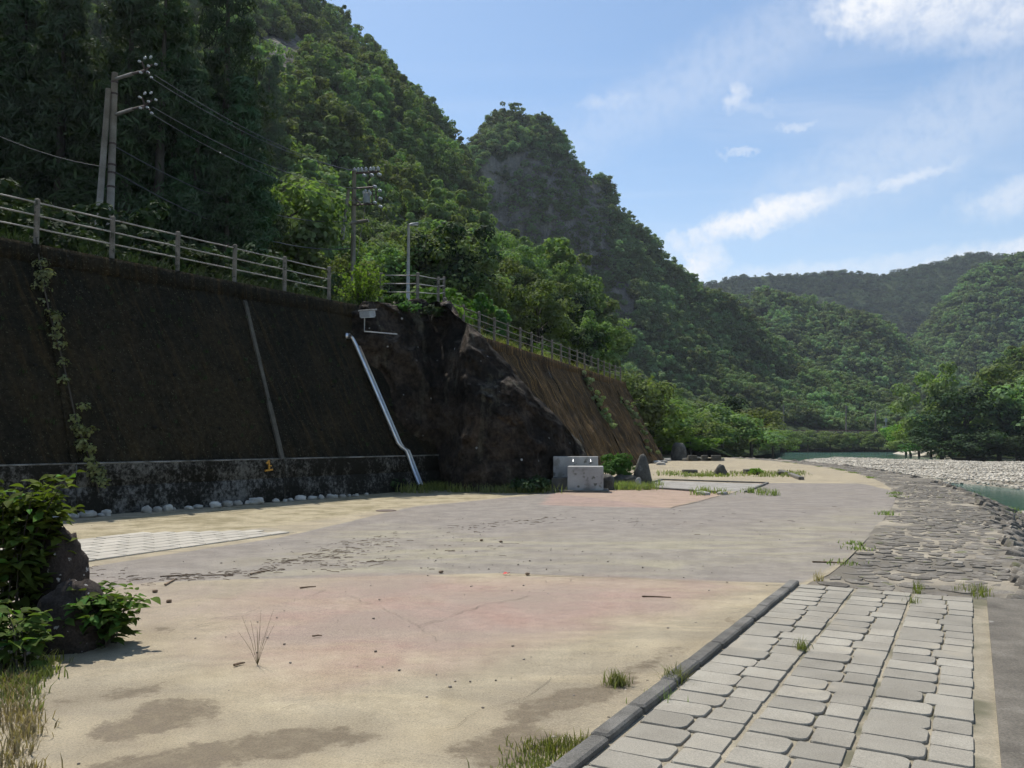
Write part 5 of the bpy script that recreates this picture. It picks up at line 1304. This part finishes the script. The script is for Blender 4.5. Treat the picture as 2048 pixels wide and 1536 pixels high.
# stump and low benches at the plaza end
q = G(1362, 921); boulder('tree_stump', (q.x, q.y + .8, .55), (.62, .55, .85), 21, GREYROCK, 'thick dark stump like stone at the far end of the plaza', 'stump', .12, prof=lambda h: 1.1 - .25 * h)
for k, (px, w_) in enumerate(((1385, 17), (1409, 11), (1432, 18))):
    q = G(px, 922); b_ = empty('low_bench', q, ['left', 'middle', 'right'][k] + ' of three low dark stone benches on a white base at the plaza end', 'bench'); ww = w_ * q.y / F
    MB().box((q.x, q.y, .26), (ww, .5, .36), None, .03).build('seat_block', GREYROCK, b_)
    MB().box((q.x, q.y + .4, .11), (ww + .7, .5, .22), None, .02).build('base', PAVER2, b_)
for k, (px, by, w_, h_) in enumerate(((1382, 947, 28, 8), (1506, 948, 28, 10))):
    q = G(px, by); ww = w_ * q.y / F; b_ = empty('stone_planter', q, ['low flat dark stone slab in the grass strip left of the pointed rock', 'low dark stone block with a small bush in front right of the pointed rock'][k], 'stone')
    MB().box((q.x, q.y + .25, h_ * q.y / F / 2 - .02), (ww, .5, h_ * q.y / F), Matrix.Rotation(R(3 * (k - .5)), 3, 'Z'), .025).build('slab', GREYROCK, b_)
q = G(1444, 950); boulder('pointed_rock', (q.x, q.y + .2, .16), (.33, .28, .30), 27, GREYROCK, 'dark pointed rock in the grass strip between two low stone slabs', 'rock', .25, prof=lambda h: 1.2 - .7 * h)
q = G(1561, 950); boulder('small_rock', (q.x, q.y, .06), (.16, .13, .12), 28, GREYROCK, 'small dark rock at the right end of the grass strip', 'rock')
for k, (px, by, s_) in enumerate(((1402, 988, .16), (1412, 990, .13), (1445, 989, .15), (1394, 984, .12))):
    q = G(px, by); boulder('kerb_fragment', (q.x, q.y, .03), (s_, s_ * .7, .06), 33 + k, RIVERSTONE, 'broken white stone in the weeds before the cobbles, ' + ['leftmost of the front pair', 'second of the front pair', 'the one farthest right', 'the one at the back left'][k], 'stone')
for k, (px, by) in enumerate(((1305, 925), (1314, 927), (1326, 926), (1334, 922), (1322, 930))):
    q = G(px, by); boulder('pale_stone', (q.x, q.y, .05), (.3, .2, .14), 43 + k, RIVERSTONE, 'pale stone at the foot of the brown wall end, ' + ['first from the left', 'second from the left', 'fourth from the left', 'the farthest right', 'third and nearest'][k], 'stone')
# low frames of the cobbled field
fr = empty('kerb_edging', G(1420, 962), 'low dark kerb edging round the far cobbled field', 'kerb')
for a, c in (((1318, 960), (1535, 967)), ((1290, 976), (1440, 986)), ((1300, 966), (1325, 960)), ((1535, 967), (1492, 985))):
    a, c = G(*a), G(*c); d = c - a; m = (a + c) / 2
    MB().box((m.x, m.y, .02), (d.length, .10, .07), Matrix.Rotation(math.atan2(d.y, d.x), 3, 'Z'), .01).build('kerb_piece', KERB, fr)
bm = G(1592, 955); cbar = empty('low_kerb', bm, 'low dark kerb crossing the far end of the grass strip', 'kerb')
for a, c in (((1560, 944), (1575, 949)), ((1580, 951), (1603, 960))):
    a, c = G(*a), G(*c); d = c - a; m = (a + c) / 2; MB().box((m.x, m.y, .05), (d.length, .22, .16), Matrix.Rotation(math.atan2(d.y, d.x), 3, 'Z'), .02).build('kerb_piece', KERB, cbar)
# river stones lined up along the foot of the wall
ROWS = [(112, 1050, 20), (128, 1047, 26), (150, 1046, 22), (176, 1045, 38), (200, 1043, 16), (215, 1042, 22), (294, 1032, 24), (317, 1031, 22), (338, 1029, 20), (350, 1028, 10), (378, 1026, 18), (400, 1023, 20), (432, 1020, 24), (455, 1018, 22), (477, 1017, 20), (497, 1015, 12), (512, 1015, 34), (555, 1010, 17), (570, 1009, 10), (581, 1009, 14), (601, 1008, 27), (625, 1006, 21), (642, 1004, 12), (662, 1002, 20), (671, 1000, 9), (684, 1000, 15), (698, 998, 9), (706, 997, 7), (716, 996, 8), (732, 994, 8)]
WORD = ['first', 'second', 'third', 'fourth', 'fifth', 'sixth', 'seventh', 'eighth', 'ninth', 'tenth', 'eleventh', 'twelfth', 'thirteenth', 'fourteenth', 'fifteenth', 'sixteenth', 'seventeenth', 'eighteenth', 'nineteenth', 'twentieth']
WORD += ['twenty-' + w_ for w_ in WORD[:9]] + ['thirtieth']
for k, (px, by, w_) in enumerate(ROWS):
    t_ = w1_t_for_px(px, W1OFF + .32, 0.05); p = w1(t_, W1OFF + .30 + random.uniform(-.04, .06), 0); ww = w_ * p.y / F / 2 * random.uniform(.82, 1.0)
    hh = ww * random.uniform(.48, .78) if w_ > 12 else ww * .85
    boulder('river_stone', (p.x, p.y, hh * .72), (ww, ww * random.uniform(.7, .9), hh), 60 + k * 3, RIVERSTONE, WORD[k] + ' pale river stone from the left in the row along the wall foot', 'stone', .34, 16, 12, group='river stones along the wall foot', sharp=.85)
# manhole and scraps
q = G(772, 1022); b_ = empty('manhole', q, 'small round dark cover lying in the sand before the wall', 'manhole')
MB().lathe(q + Vector((0, 0, -.01)), (0, 0, 1), [(0, .23), (.025, .23), (.03, .21)], 24).build('cover', RUST, b_)
# ================================================================== FOREGROUND ROCKS AND PLANTS
q = G(112, 1312)
boulder('boulder', (q.x - .05, q.y + .30, .15), (.24, .28, .36), 74, LICHENROCK, 'dark lichen spotted boulder at lower left, the nearer of two', 'boulder', .17, 40, 30, prof=lambda h: 1.22 - .40 * h, sharp=.5)
q2 = P(128, 1150, q.y + .95)
boulder('boulder', (q2.x + .0, q.y + .85, .34), (.20, .25, .50), 83, LICHENROCK, 'reddish lichen spotted boulder behind the nearer one under the bush', 'boulder', .17, 40, 30, prof=lambda h: 1.15 - .25 * h, sharp=.5)
def leaf_mesh(seed, L=.12, W=.075):
    r_ = random.Random(seed); n = 6; vs_ = []; fs = []
    for i_ in range(n + 1):
        t_ = i_ / n; w_ = W / 2 * math.sin(math.pi * min(1, t_ * .94 + .06) ** .72) * (1 if i_ < n else .02); dz = -0.22 * L * t_ * t_; cup = w_ * .35
        vs_ += [(-w_, L * t_, dz + cup), (0, L * t_, dz), (w_, L * t_, dz + cup)]
    for i_ in range(n):
        a = 3 * i_; fs += [(a, a + 1, a + 4, a + 3), (a + 1, a + 2, a + 5, a + 4)]
    return MB().add(vs_, fs).mesh('leaf', True)
LEAFM = []
for s_ in range(5):
    lm = leaf_mesh(s_, random.uniform(.10, .125), random.uniform(.065, .085)); lm.materials.append(L_WEED)
    at = lm.attributes.new('tone', 'FLOAT', 'FACE'); at.data.foreach_set('value', np.full(len(lm.polygons), s_ / 4, np.float32)); LEAFM.append(lm)
def leafy_plant(name, base, stems, label, nobj, extra, cat='bush', mat=L_WEED, lscale=1.0, smat=None):
    """stems: list of (dx,dy,h, lean x, lean y); leaves alternate along each stem"""
    root = empty(name, base, label, cat); cand = []
    for (dx, dy, h, lx, ly) in stems:
        p0 = Vector(base) + Vector((dx, dy, 0)); pts_ = []
        for k in range(7):
            t_ = k / 6; pts_.append(p0 + Vector((lx * t_ * t_, ly * t_ * t_, h * t_ * (1 - .12 * t_))))
        MB().tube(pts_, [.007, .0065, .006, .005, .0045, .0035, .002], 5).build('stem', smat or BARK, root)
        nl = max(5, int(h / .035)); 
        for k in range(nl):
            t_ = .12 + .88 * k / (nl - 1); f = t_ * 6; i_ = min(int(f), 5); p = pts_[i_].lerp(pts_[i_ + 1], f - i_)
            an = k * 2.4 + random.uniform(-.5, .5); out = random.uniform(.02, .09)
            cand.append((p + Vector((math.cos(an) * out, math.sin(an) * out, 0)), an, t_))
        # short side twigs give the plant its volume
        for s2 in range(int(h / .11)):
            t_ = random.uniform(.2, .95); f = t_ * 6; i_ = min(int(f), 5); p = pts_[i_].lerp(pts_[i_ + 1], f - i_); an = random.uniform(0, 6.28); L = random.uniform(.12, .26)
            e_ = p + Vector((math.cos(an) * L, math.sin(an) * L, L * .35))
            for k in range(6):
                an2 = an + (1 if k % 2 else -1) * random.uniform(.5, 1.2); cand.append((p.lerp(e_, .3 + .7 * k / 5), an2, t_))
    random.shuffle(cand)
    cand.sort(key=lambda c_: c_[0].y - c_[0].z * .3 + random.uniform(-.3, .3))
    rest_v = []; rest_f = []; rest_t = []
    for k, (p, an, t_) in enumerate(cand):
        if k >= nobj + extra: break
        s_ = lscale * random.uniform(.6, 1.15) * (1.05 - .25 * t_)
        rot = Matrix.Rotation(an - math.pi / 2, 4, 'Z') @ Matrix.Rotation(random.uniform(-.35, .5), 4, 'X') @ Matrix.Rotation(random.uniform(-.5, .5), 4, 'Y')
        me = random.choice(LEAFM)
        if k < nobj:
            o = bpy.data.objects.new('leaf', me); COL.objects.link(o); o.parent = root
            o.matrix_local = Matrix.Translation(p - Vector(base)) @ rot @ Matrix.Scale(s_, 4)
        else:
            b0 = len(rest_v); mt = Matrix.Translation(p) @ rot @ Matrix.Scale(s_, 4)
            rest_v += [tuple(mt @ v.co) for v in me.vertices]; fs = [tuple(i_ + b0 for i_ in pl_.vertices) for pl_ in me.polygons]
            rest_f += fs; rest_t += [random.random()] * len(fs)
    if rest_v: tag(obj('foliage', npmesh('foliage', rest_v, rest_f, True, None, {'tone': rest_t}), mat, root), kind='stuff')
    return root
rs = random.Random(4)
q = G(60, 1290)
st = [(rs.uniform(-.75, .18), rs.uniform(-.30, .35), rs.uniform(.80, 1.40), rs.uniform(-.10, .14), rs.uniform(-.25, .1)) for _ in range(56)] + [(.05, -.1, 1.52, .50, -.15), (.0, 0, 1.45, .32, -.1), (-.3, -.1, 1.45, .1, 0), (-.5, -.1, 1.45, .1, -.2), (.12, -.05, 1.1, .26, -.1), (.1, .1, 1.2, .2, -.1)]
leafy_plant('knotweed_bush', (q.x - .36, q.y + .40, 0), st, 'tall broad leaved green bush over the boulders at the left edge', 295, 4200, lscale=1.2)
st = [(rs.uniform(-.17, .17), rs.uniform(-.12, .12), rs.uniform(.26, .48), rs.uniform(-.1, .22), rs.uniform(-.2, .05)) for _ in range(30)]
q = G(208, 1290); leafy_plant('low_bush', (q.x - .10, q.y + .0, 0), st, 'small leafy bush at the right foot of the nearer boulder', 200, 420, lscale=1.05)
st = [(rs.uniform(-.3, .22), rs.uniform(-.15, .15), rs.uniform(.30, .5), rs.uniform(-.15, .15), rs.uniform(-.15, .1)) for _ in range(20)]
q = G(40, 1335); leafy_plant('low_bush', (q.x - .12, q.y, 0), st, 'low leafy weeds in the shade left of the nearer boulder', 170, 300, lscale=1.05)
# ------------------------------------------------------------------ grasses
def grass(name, spots, n, h, spread, mat, label, cat='grass', kind=None, width=.0032, lean=.8, group=None):
    r_ = np.random.default_rng(int(abs(spots[0][0]) * 1000) % 9999 + n); Vv = []; 
    sp_ = np.array(spots, float); k = r_.integers(0, len(sp_), n)
    base = sp_[k] + np.column_stack([r_.normal(0, spread, n), r_.normal(0, spread, n), np.zeros(n)])
    an = r_.uniform(0, 6.283, n); hh = h * r_.uniform(.45, 1.15, n); ln = hh * lean * r_.uniform(.2, 1.2, n)
    d = np.stack([np.cos(an), np.sin(an), 0 * an], 1); sd = np.stack([-np.sin(an), np.cos(an), 0 * an], 1) * width
    m1 = base + d * (ln * .25)[:, None] + np.array([0, 0, 1]) * (hh * .55)[:, None]; m2 = base + d * ln[:, None] + np.array([0, 0, 1]) * (hh * (.95))[:, None]
    Vv = np.stack([base - sd, base + sd, m1 + sd * .8, m1 - sd * .8, m2 + sd * .1, m2 - sd * .1], 1).reshape(-1, 3)
    i0 = np.arange(n) * 6; Fc = np.concatenate([np.stack([i0, i0 + 1, i0 + 2, i0 + 3], 1), np.stack([i0 + 3, i0 + 2, i0 + 4, i0 + 5], 1)])
    tn = np.tile(r_.random(n), 2)
    o = obj(name, npmesh(name, Vv, Fc, False, None, {'tone': tn}), mat)
    return tag(o, label, cat, group, kind)
def g3(px, py, z=0.0): p = G(px, py); return (p.x, p.y, z)
grass('grass_tuft', [g3(1350, 1372)], 170, .13, .035, L_GRASS, 'green grass tuft growing over the kerb by the paving')
grass('grass_tuft', [g3(1318, 1410)], 60, .09, .05, L_GRASS, 'low brownish grass at the kerb below the green tuft')
grass('grass_tuft', [g3(1236, 1372)], 150, .10, .04, L_GRASS, 'small grass tuft standing in the sand left of the kerb')
grass('grass_tuft', [g3(1605, 1310, .03)], 60, .10, .028, L_GRASS, 'grass tuft growing between paving stones in mid walk')
grass('grass_tuft', [g3(1835, 1195, .03), g3(1828, 1215, .03), g3(1838, 1185, .03)], 90, .10, .03, L_GRASS, 'grass in the joint at the far end of the paving')
grass('grass_tuft', [g3(1960, 1200, .03), g3(1955, 1190, .03), g3(1930, 1188, .03)], 120, .10, .06, L_GRASS, 'grass at the far right corner of the paving')
grass('grass_tuft', [g3(x, 1505 + abs(x - 1100) * -.2) for x in range(1060, 1180, 12)], 420, .06, .06, L_GRASS, 'low spreading grass along the near end of the kerb')
grass('grass_tuft', [g3(1090, 1530), g3(1060, 1540)], 420, .05, .09, L_GRASS, 'dense green turf patch at the bottom edge by the kerb', kind='stuff')
grass('grass_tuft', [g3(1638, 1163)], 30, .13, .03, L_DRY, 'dry reddish weed at the corner of paving and stone bank')
gs = []
for i_ in range(s_k0 + 3, min(s_k0 + 110, NI)):
    if fbm(inner[i_], .6, 2, 5) > .12 and inner[i_].y > 9: gs.append((inner[i_].x + random.uniform(-.1, .1), inner[i_].y, 0))
grass('verge_grass', gs, 1500, .065, .10, L_GRASS, 'patchy grass along the edge between plaza and stone bank', kind='stuff', width=.008)
sl = []
for i_ in range(s_k0, NI - 1):
    for _ in range(4):
        o_ = random.uniform(2.6, 5.6); c = bankpt(i_, o_)
        if fbm(c, .5, 2, 77) > -0.05: sl.append(tuple(c))
grass('bank_grass', sl, 14000, .10, .16, L_GRASS, 'grass growing between the stones of the river slope', kind='stuff', width=.009)
grass('dry_grass', [g3(random.uniform(-120, 70), random.uniform(1345, 1560)) for _ in range(60)], 1700, .085, .05, L_DRY, 'pale dry grass at the bottom left corner', kind='stuff', width=.004, lean=.8)
grass('green_grass', [g3(random.uniform(-100, 110), random.uniform(1320, 1420)) for _ in range(40)], 1000, .09, .05, L_GRASS, 'green grass below the bush at the left edge', kind='stuff', width=.005, lean=.7)
grass('wall_weeds', [g3(random.uniform(800, 1115), random.uniform(975, 986)) for _ in range(120)], 3200, .30, .16, L_GRASS, 'weeds along the foot of the black rock', kind='stuff', width=.012)
grass('strip_grass', [g3(random.uniform(1330, 1600), random.uniform(945, 954)) for _ in range(60)], 1500, .16, .3, L_GRASS, 'grass strip around the low stones on the far plaza', kind='stuff', width=.015)
grass('cobble_weeds', [g3(x, 988 + random.uniform(-3, 3)) for x in (1395, 1405, 1412, 1440, 1446, 1530, 1520, 1500, 1545)], 360, .22, .15, L_GRASS, 'weeds in front of the far cobbled field', kind='stuff', width=.01)
grass('stone_weeds', [g3(random.uniform(1215, 1310), random.uniform(970, 980)) for _ in range(40)], 1200, .25, .2, L_GRASS, 'weeds around the standing stone', kind='stuff', width=.012)
grass('coping_grass', [tuple(w1(random.uniform(-9, 11), random.uniform(-.9, -.3), ZT - .05)) for _ in range(140)], 2600, .40, .12, L_DARK, 'grass behind the fence on the dark wall', kind='stuff', width=.014, lean=.9)
grass('verge_weeds', [tuple(w2(random.uniform(-30, 0), random.uniform(-1.4, -.5), ZT - .05)) for _ in range(140)], 2600, .55, .25, L_GRASS, 'bright weeds behind the fence on the brown wall', kind='stuff', width=.02)
# thin dry weed standing alone in the sand
wd = empty('dry_weed', g3(515, 1330), 'thin leafless dry weed standing alone in the sand', 'weed')
for k in range(11):
    an = random.uniform(0, 6.28); h_ = random.uniform(.16, .38); l_ = random.uniform(.02, .15); b0 = Vector(g3(515, 1330))
    MB().tube([b0, b0 + Vector((math.cos(an) * l_ * .4, math.sin(an) * l_ * .4, h_ * .5)), b0 + Vector((math.cos(an) * l_, math.sin(an) * l_, h_))], [.0016, .0013, .0008], 4).build('stalk', L_DRY, wd)
# ------------------------------------------------------------------ shrubs
def shrub(name, loc, rx, h, mat, label, seed, n=1500, size=.10, ncl=24, stems=True, cat='bush'):
    c, (Vv, Fc, tn) = broad_crown(seed, h, rx, 0.05, ncl, n, size)
    e_ = empty(name, loc, label, cat); L = Vector(loc)
    obj('foliage', npmesh('foliage', Vv + np.array(loc), Fc, False, None, {'tone': tn}), mat, e_)
    if stems:
        m_ = MB()
        for k in range(6): m_.tube([L + Vector((0, 0, -.1)), L + Vector(tuple(c[k])) * .5, L + Vector(tuple(c[k]))], [.03, .02, .008], 5)
        m_.build('stem', BARK, e_)
    return e_
def spray_bush(name, loc, n, h, w_, mat, label, seed, leaf=.085, per=60, cat='bush'):
    e_ = empty(name, loc, label, cat); r_ = np.random.default_rng(seed); L = np.array(loc); cs = []; rad = []; m_ = MB()
    for k in range(n):
        an = r_.uniform(0, 6.283); hh = h * r_.uniform(.45, 1.0) * (1 if r_.random() < .8 else 1.15); ou = w_ * r_.uniform(.1, 1.0)
        p0 = L + np.array([math.cos(an), math.sin(an), 0]) * ou * .25; p2 = L + np.array([math.cos(an) * ou, math.sin(an) * ou, hh * (1 - .28 * ou / w_)]); p1 = (p0 + p2) / 2 + np.array([0, 0, hh * .12])
        m_.tube([p0, p1, p2], [.012, .008, .003], 4)
        for t_ in np.linspace(.2, 1.0, 9):
            q_ = p0 * (1 - t_) ** 2 + 2 * p1 * t_ * (1 - t_) + p2 * t_ * t_; cs.append(q_ + r_.normal(0, .03, 3)); rad.append(.05 + .12 * (1 - t_))
    Vv, Fc, tn = leaf_cloud(np.array(cs), np.array(rad), n * per, leaf, seed + 1, .6)
    obj('foliage', npmesh('foliage', Vv, Fc, False, None, {'tone': tn}), mat, e_); m_.build('stem', BARK, e_)
    return e_
q = P(722, 615, 28.0); spray_bush('fence_bush', (q.x, q.y, q.z - .1), 70, 1.85, .95, L_FRESH, 'light green bush growing over the fence at the wall corner', 501, .085, 45)
for k, (px, py, d_, rx_, h_) in enumerate(((765, 640, 27.9, .6, .55), (815, 625, 28.0, .55, .5), (862, 628, 28.2, .5, .45), (720, 660, 28.0, .5, .6), (745, 720, 27.6, .35, .6))):
    q = P(px, py, d_); shrub('rock_plants', (q.x, q.y, q.z - .15), rx_, h_, L_SHRUB if k % 2 else L_DARK, ['low plants on the rock top beside the floodlight', 'low plants on the middle of the rock top', 'low plants on the right of the rock top below the fence corner', 'plants in the gap between wall top and rock', 'small plants on the upper left rock face right of the pipe'][k], 580 + k, 420, .11)
q = P(790, 612, 28.6); shrub('fence_bush', (q.x, q.y, q.z - .1), .55, .5, L_SHRUB, 'low green plants on the rock top right of the light bush', 502, 700, .11)
q = P(905, 640, 31.0); shrub('fence_bush', (q.x, q.y, q.z - .2), .5, .9, L_FRESH, 'small bright bush at the start of the descending fence', 503, 700, .11)
q = G(1243, 974); shrub('basin_bush', (q.x, q.y + .9, 0), .62, 1.25, L_SHRUB, 'leafy bush between the wash basin and the standing stone', 504, 2400, .10, 34)
q = G(1512, 950); shrub('planter_bush', (q.x, q.y - .1, 0), .30, .32, L_FRESH, 'small bright bush in front of the right low stone block', 505, 400, .07)
q = P(720, 700, 27.4)
shrub('rock_plants', (q.x - .2, q.y, q.z - .2), .55, 1.1, L_DARK, 'dark plants in the corner between wall and rock under the floodlight', 506, 700, .13)
q = P(770, 985, 26.2); shrub('rock_plants', (q.x, q.y, 0), .7, .5, L_DARK, 'dark low plants at the foot of the rock left of the drain pipe end', 507, 700, .12)
q = P(1060, 985, 25.4); shrub('rock_plants', (q.x, q.y, 0), .8, .42, L_DARK, 'dark low plants at the foot of the rock left of the basin', 508, 700, .12)
for k, t_ in enumerate(np.arange(-8.5, 12, 1.55)):
    p = w1(t_, -random.uniform(1.6, 3.2), ZT - .1); shrub('roadside_shrub', tuple(p), random.uniform(.8, 1.3), random.uniform(1.1, 2.0), L_DARK, WORD[k] + ' dark roadside shrub from the left behind the wall fence', 520 + k, 900, .17, 16, False)
for k in range(12):
    p = w1(-8 + k * 1.9, -random.uniform(5.0, 7.5), ZT - .1); shrub('roadside_thicket', tuple(p), random.uniform(1.4, 2.2), random.uniform(2.6, 4.4), L_DARK, WORD[k] + ' dark tall thicket from the left beyond the upper road', 540 + k, 1300, .24, 20, False, 'thicket')
for k in range(13):
    p = w2(-31 + k * 2.5, -random.uniform(3.0, 6.0), ZT - .2); shrub('roadside_thicket', tuple(p), random.uniform(1.3, 2.3), random.uniform(2.2, 4.6), random.choice([L_BROAD, L_LIGHT, L_SHRUB]), WORD[k] + ' green thicket from the left behind the descending fence', 560 + k, 1400, .24, 20, True, 'thicket')
# climbing vines down the wall joints
def vine(name, pts_, spread, n, mat, label, seed, size=.10, gaps=.2):
    pts_ = [Vector(p) for p in pts_]; r_ = np.random.default_rng(seed); root = empty(name, pts_[-1], label, 'vine')
    cs = []
    for k in range(n // 25):
        f = r_.random() * (len(pts_) - 1); i_ = int(f); p = pts_[i_].lerp(pts_[i_ + 1], f - i_)
        if mnoise.noise(p * 1.3) < -gaps: continue
        cs.append(tuple(p + Vector((r_.normal(0, spread), r_.normal(0, spread * .5), r_.normal(0, spread)))))
    cs = np.array(cs); Vv, Fc, tn = leaf_cloud(cs, np.full(len(cs), .16), n, size, seed)
    obj('foliage', npmesh('foliage', Vv, Fc, False, None, {'tone': tn}), mat, root)
    MB().tube(pts_, .018, 5).build('stem', BARK, root)
    return root
vine('climbing_vine', [wallpt(x, y, .10) for x, y in [(72, 475), (85, 560), (100, 630), (120, 700), (135, 760), (150, 830), (165, 880), (182, 925), (198, 985)]], .10, 1500, L_VINE, 'straggling vine down the dark wall joint at left', 601, .085)
def w2pt(t_, z): return w2(t_, 3.05 + (0.12 - 3.05) * (z + .2) / (ZT - .22) + .12, z)
vine('climbing_vine', [w2pt(-13.4, z) for z in (5.9, 5.0, 4.2, 3.4, 2.6)], .28, 1700, L_VINE, 'leafy vine hanging down the middle of the brown wall', 602, .16)
vine('climbing_vine', [w2pt(-4.4, z) for z in (4.6, 3.6, 2.6, 1.6, .6)], .25, 1300, L_VINE, 'yellowish vine near the far end of the brown wall', 603, .17)
# small ferns and twigs growing out of the dark wall
fv = []
for k in range(170):
    t_ = random.uniform(-6, 11.5); z = random.uniform(1.4, 5.4); p = w1(t_, o_lo + (o_hi - o_lo) * (z - FT) / (ZT - .42 - FT) + .03, z); fv.append(tuple(p))
grass('wall_ferns', fv, 1500, .13, .03, L_DARK, 'tiny ferns and dry stems growing out of the dark wall', kind='stuff', width=.007, lean=1.0)
# ------------------------------------------------------------------ sticks and litter
STK = [((330, 1172), (352, 1160), .012, 'short thick stick in the sand left of the twig line'), ((600, 1178), (632, 1175), .009, 'dark stick lying in the sand below the twig line'), ((1284, 1195), (1342, 1197), .008, 'thin dark twig lying on the red paving near the kerb'), ((625, 1275), (644, 1274), .008, 'tiny dark twig on the pink paving'), ((468, 1334), (490, 1329), .010, 'small crooked twig beside the dry weed'), ((500, 1150), (542, 1142), .009, 'long stick within the twig line'), ((1625, 1126), (1690, 1128), .012, 'whitish stick across the edge of the stone bank'), ((320, 1155), (400, 1150), .008, 'dark stick in the twig line at left')]
for (a, c, r_, lb_) in STK:
    a, c = G(*a), G(*c); a.z = c.z = r_ + .004; m = a.lerp(c, .5) + Vector((0, .02, 0))
    tag(MB().tube([a, m, c], [r_, r_ * .9, r_ * .6], 6).build('stick', WOOD, None, True), lb_, 'stick')
tw = MB()
def twigs(px0, py0, px1, py1, n, w_):
    for _ in range(n):
        f = random.random(); q = G(px0 + (px1 - px0) * f + random.uniform(-18, 18), py0 + (py1 - py0) * f + random.gauss(0, w_))
        an = random.gauss(0.25, .6); L = random.uniform(.02, .13) * (1 + 1.5 * (random.random() < .07)); d = Vector((math.cos(an), math.sin(an), 0)) * L; r_ = random.uniform(.0015, .004); q.z = r_ + .004
        tw.tube([q, q + d * .5 + Vector((0, random.uniform(-.01, .01), .004)), q + d], r_, 4)
twigs(300, 1160, 560, 1140, 120, 4); twigs(540, 1130, 700, 1105, 80, 6); twigs(620, 1108, 800, 1075, 90, 9); twigs(640, 1140, 780, 1120, 40, 5); twigs(880, 1062, 1140, 1035, 70, 4); twigs(560, 1125, 1000, 1090, 40, 16); twigs(100, 1130, 320, 1170, 40, 8); twigs(1100, 1050, 1700, 1030, 30, 20)
tag(tw.build('twig_litter', WOODD), 'washed up line of fine dark twigs across the plaza', 'twigs', kind='stuff')
q = G(1010, 1149); tag(MB().add([q + Vector((-.03, 0, .006)), q + Vector((.0, -.03, .012)), q + Vector((.035, 0, .02)), q + Vector((.0, .03, .03))], [(0, 1, 2, 3)]).add([q + Vector((.02, -.01, .006)), q + Vector((.05, -.02, .03)), q + Vector((.06, .02, .016))], [(0, 1, 2)]).build('paper_scrap', RED), 'tiny red scrap lying on the paving seam', 'litter')
for k, (px, py) in enumerate(((963, 1082), (1002, 1085), (882, 1146), (1055, 1150), (310, 1185), (338, 1205))):
    q = G(px, py); boulder('pebble', (q.x, q.y, .015), (.028, .024, .016), 90 + k, WOOD, ['small dark pebble on the mid plaza, left of a pair', 'small dark pebble on the mid plaza, right of a pair', 'dark clod on the seam left of the red scrap', 'small dark pebble right of the red scrap', 'small clod in the sand right of the boulders, upper one', 'small clod in the sand right of the boulders, lower one'][k], 'pebble', .2, 8, 6)
# loose grit and crumbs on the plaza
GRIT = surf('grit_stone', [(0.3, (0.16, 0.13, 0.10)), (0.7, (0.36, 0.31, 0.25))], 3, fine=50, bump=0, objrand=0.5)
grit_src = [src('grit', with_mat(m_, GRIT), None) for m_ in PEB]
gp_ = []
while len(gp_) < 2600:
    x_, y_ = random.uniform(-9, 7), 2.5 + 15 * random.random() ** 1.6
    if x_ < float(xlimit(y_)) - .2 and (fbm((x_, y_, 0), .5, 3, 6) > random.uniform(-.5, .6)): gp_.append((x_, y_, .004))
gs_ = .0025 + .011 * rng.random(len(gp_)) ** 5
scatter('grit', np.array(gp_), gs_, rng.integers(0, 4, len(gp_)), grit_src, 'tiny stones and crumbs strewn over the sandy plaza', 'grit')
# ------------------------------------------------------------------ haze
hz_ = MB(); hz_.box((0, 1450, 118), (5200, 4400, 248))
m, nt, out = newmat('haze_air')
vol = N(nt, 'ShaderNodeVolumePrincipled', {'Color': (0.80, 0.88, 1.0, 1), 'Density': 0.00014, 'Anisotropy': 0.25})
nt.links.new(vol.outputs[0], out.inputs['Volume'])
tag(hz_.build('haze', m), kind='stuff')
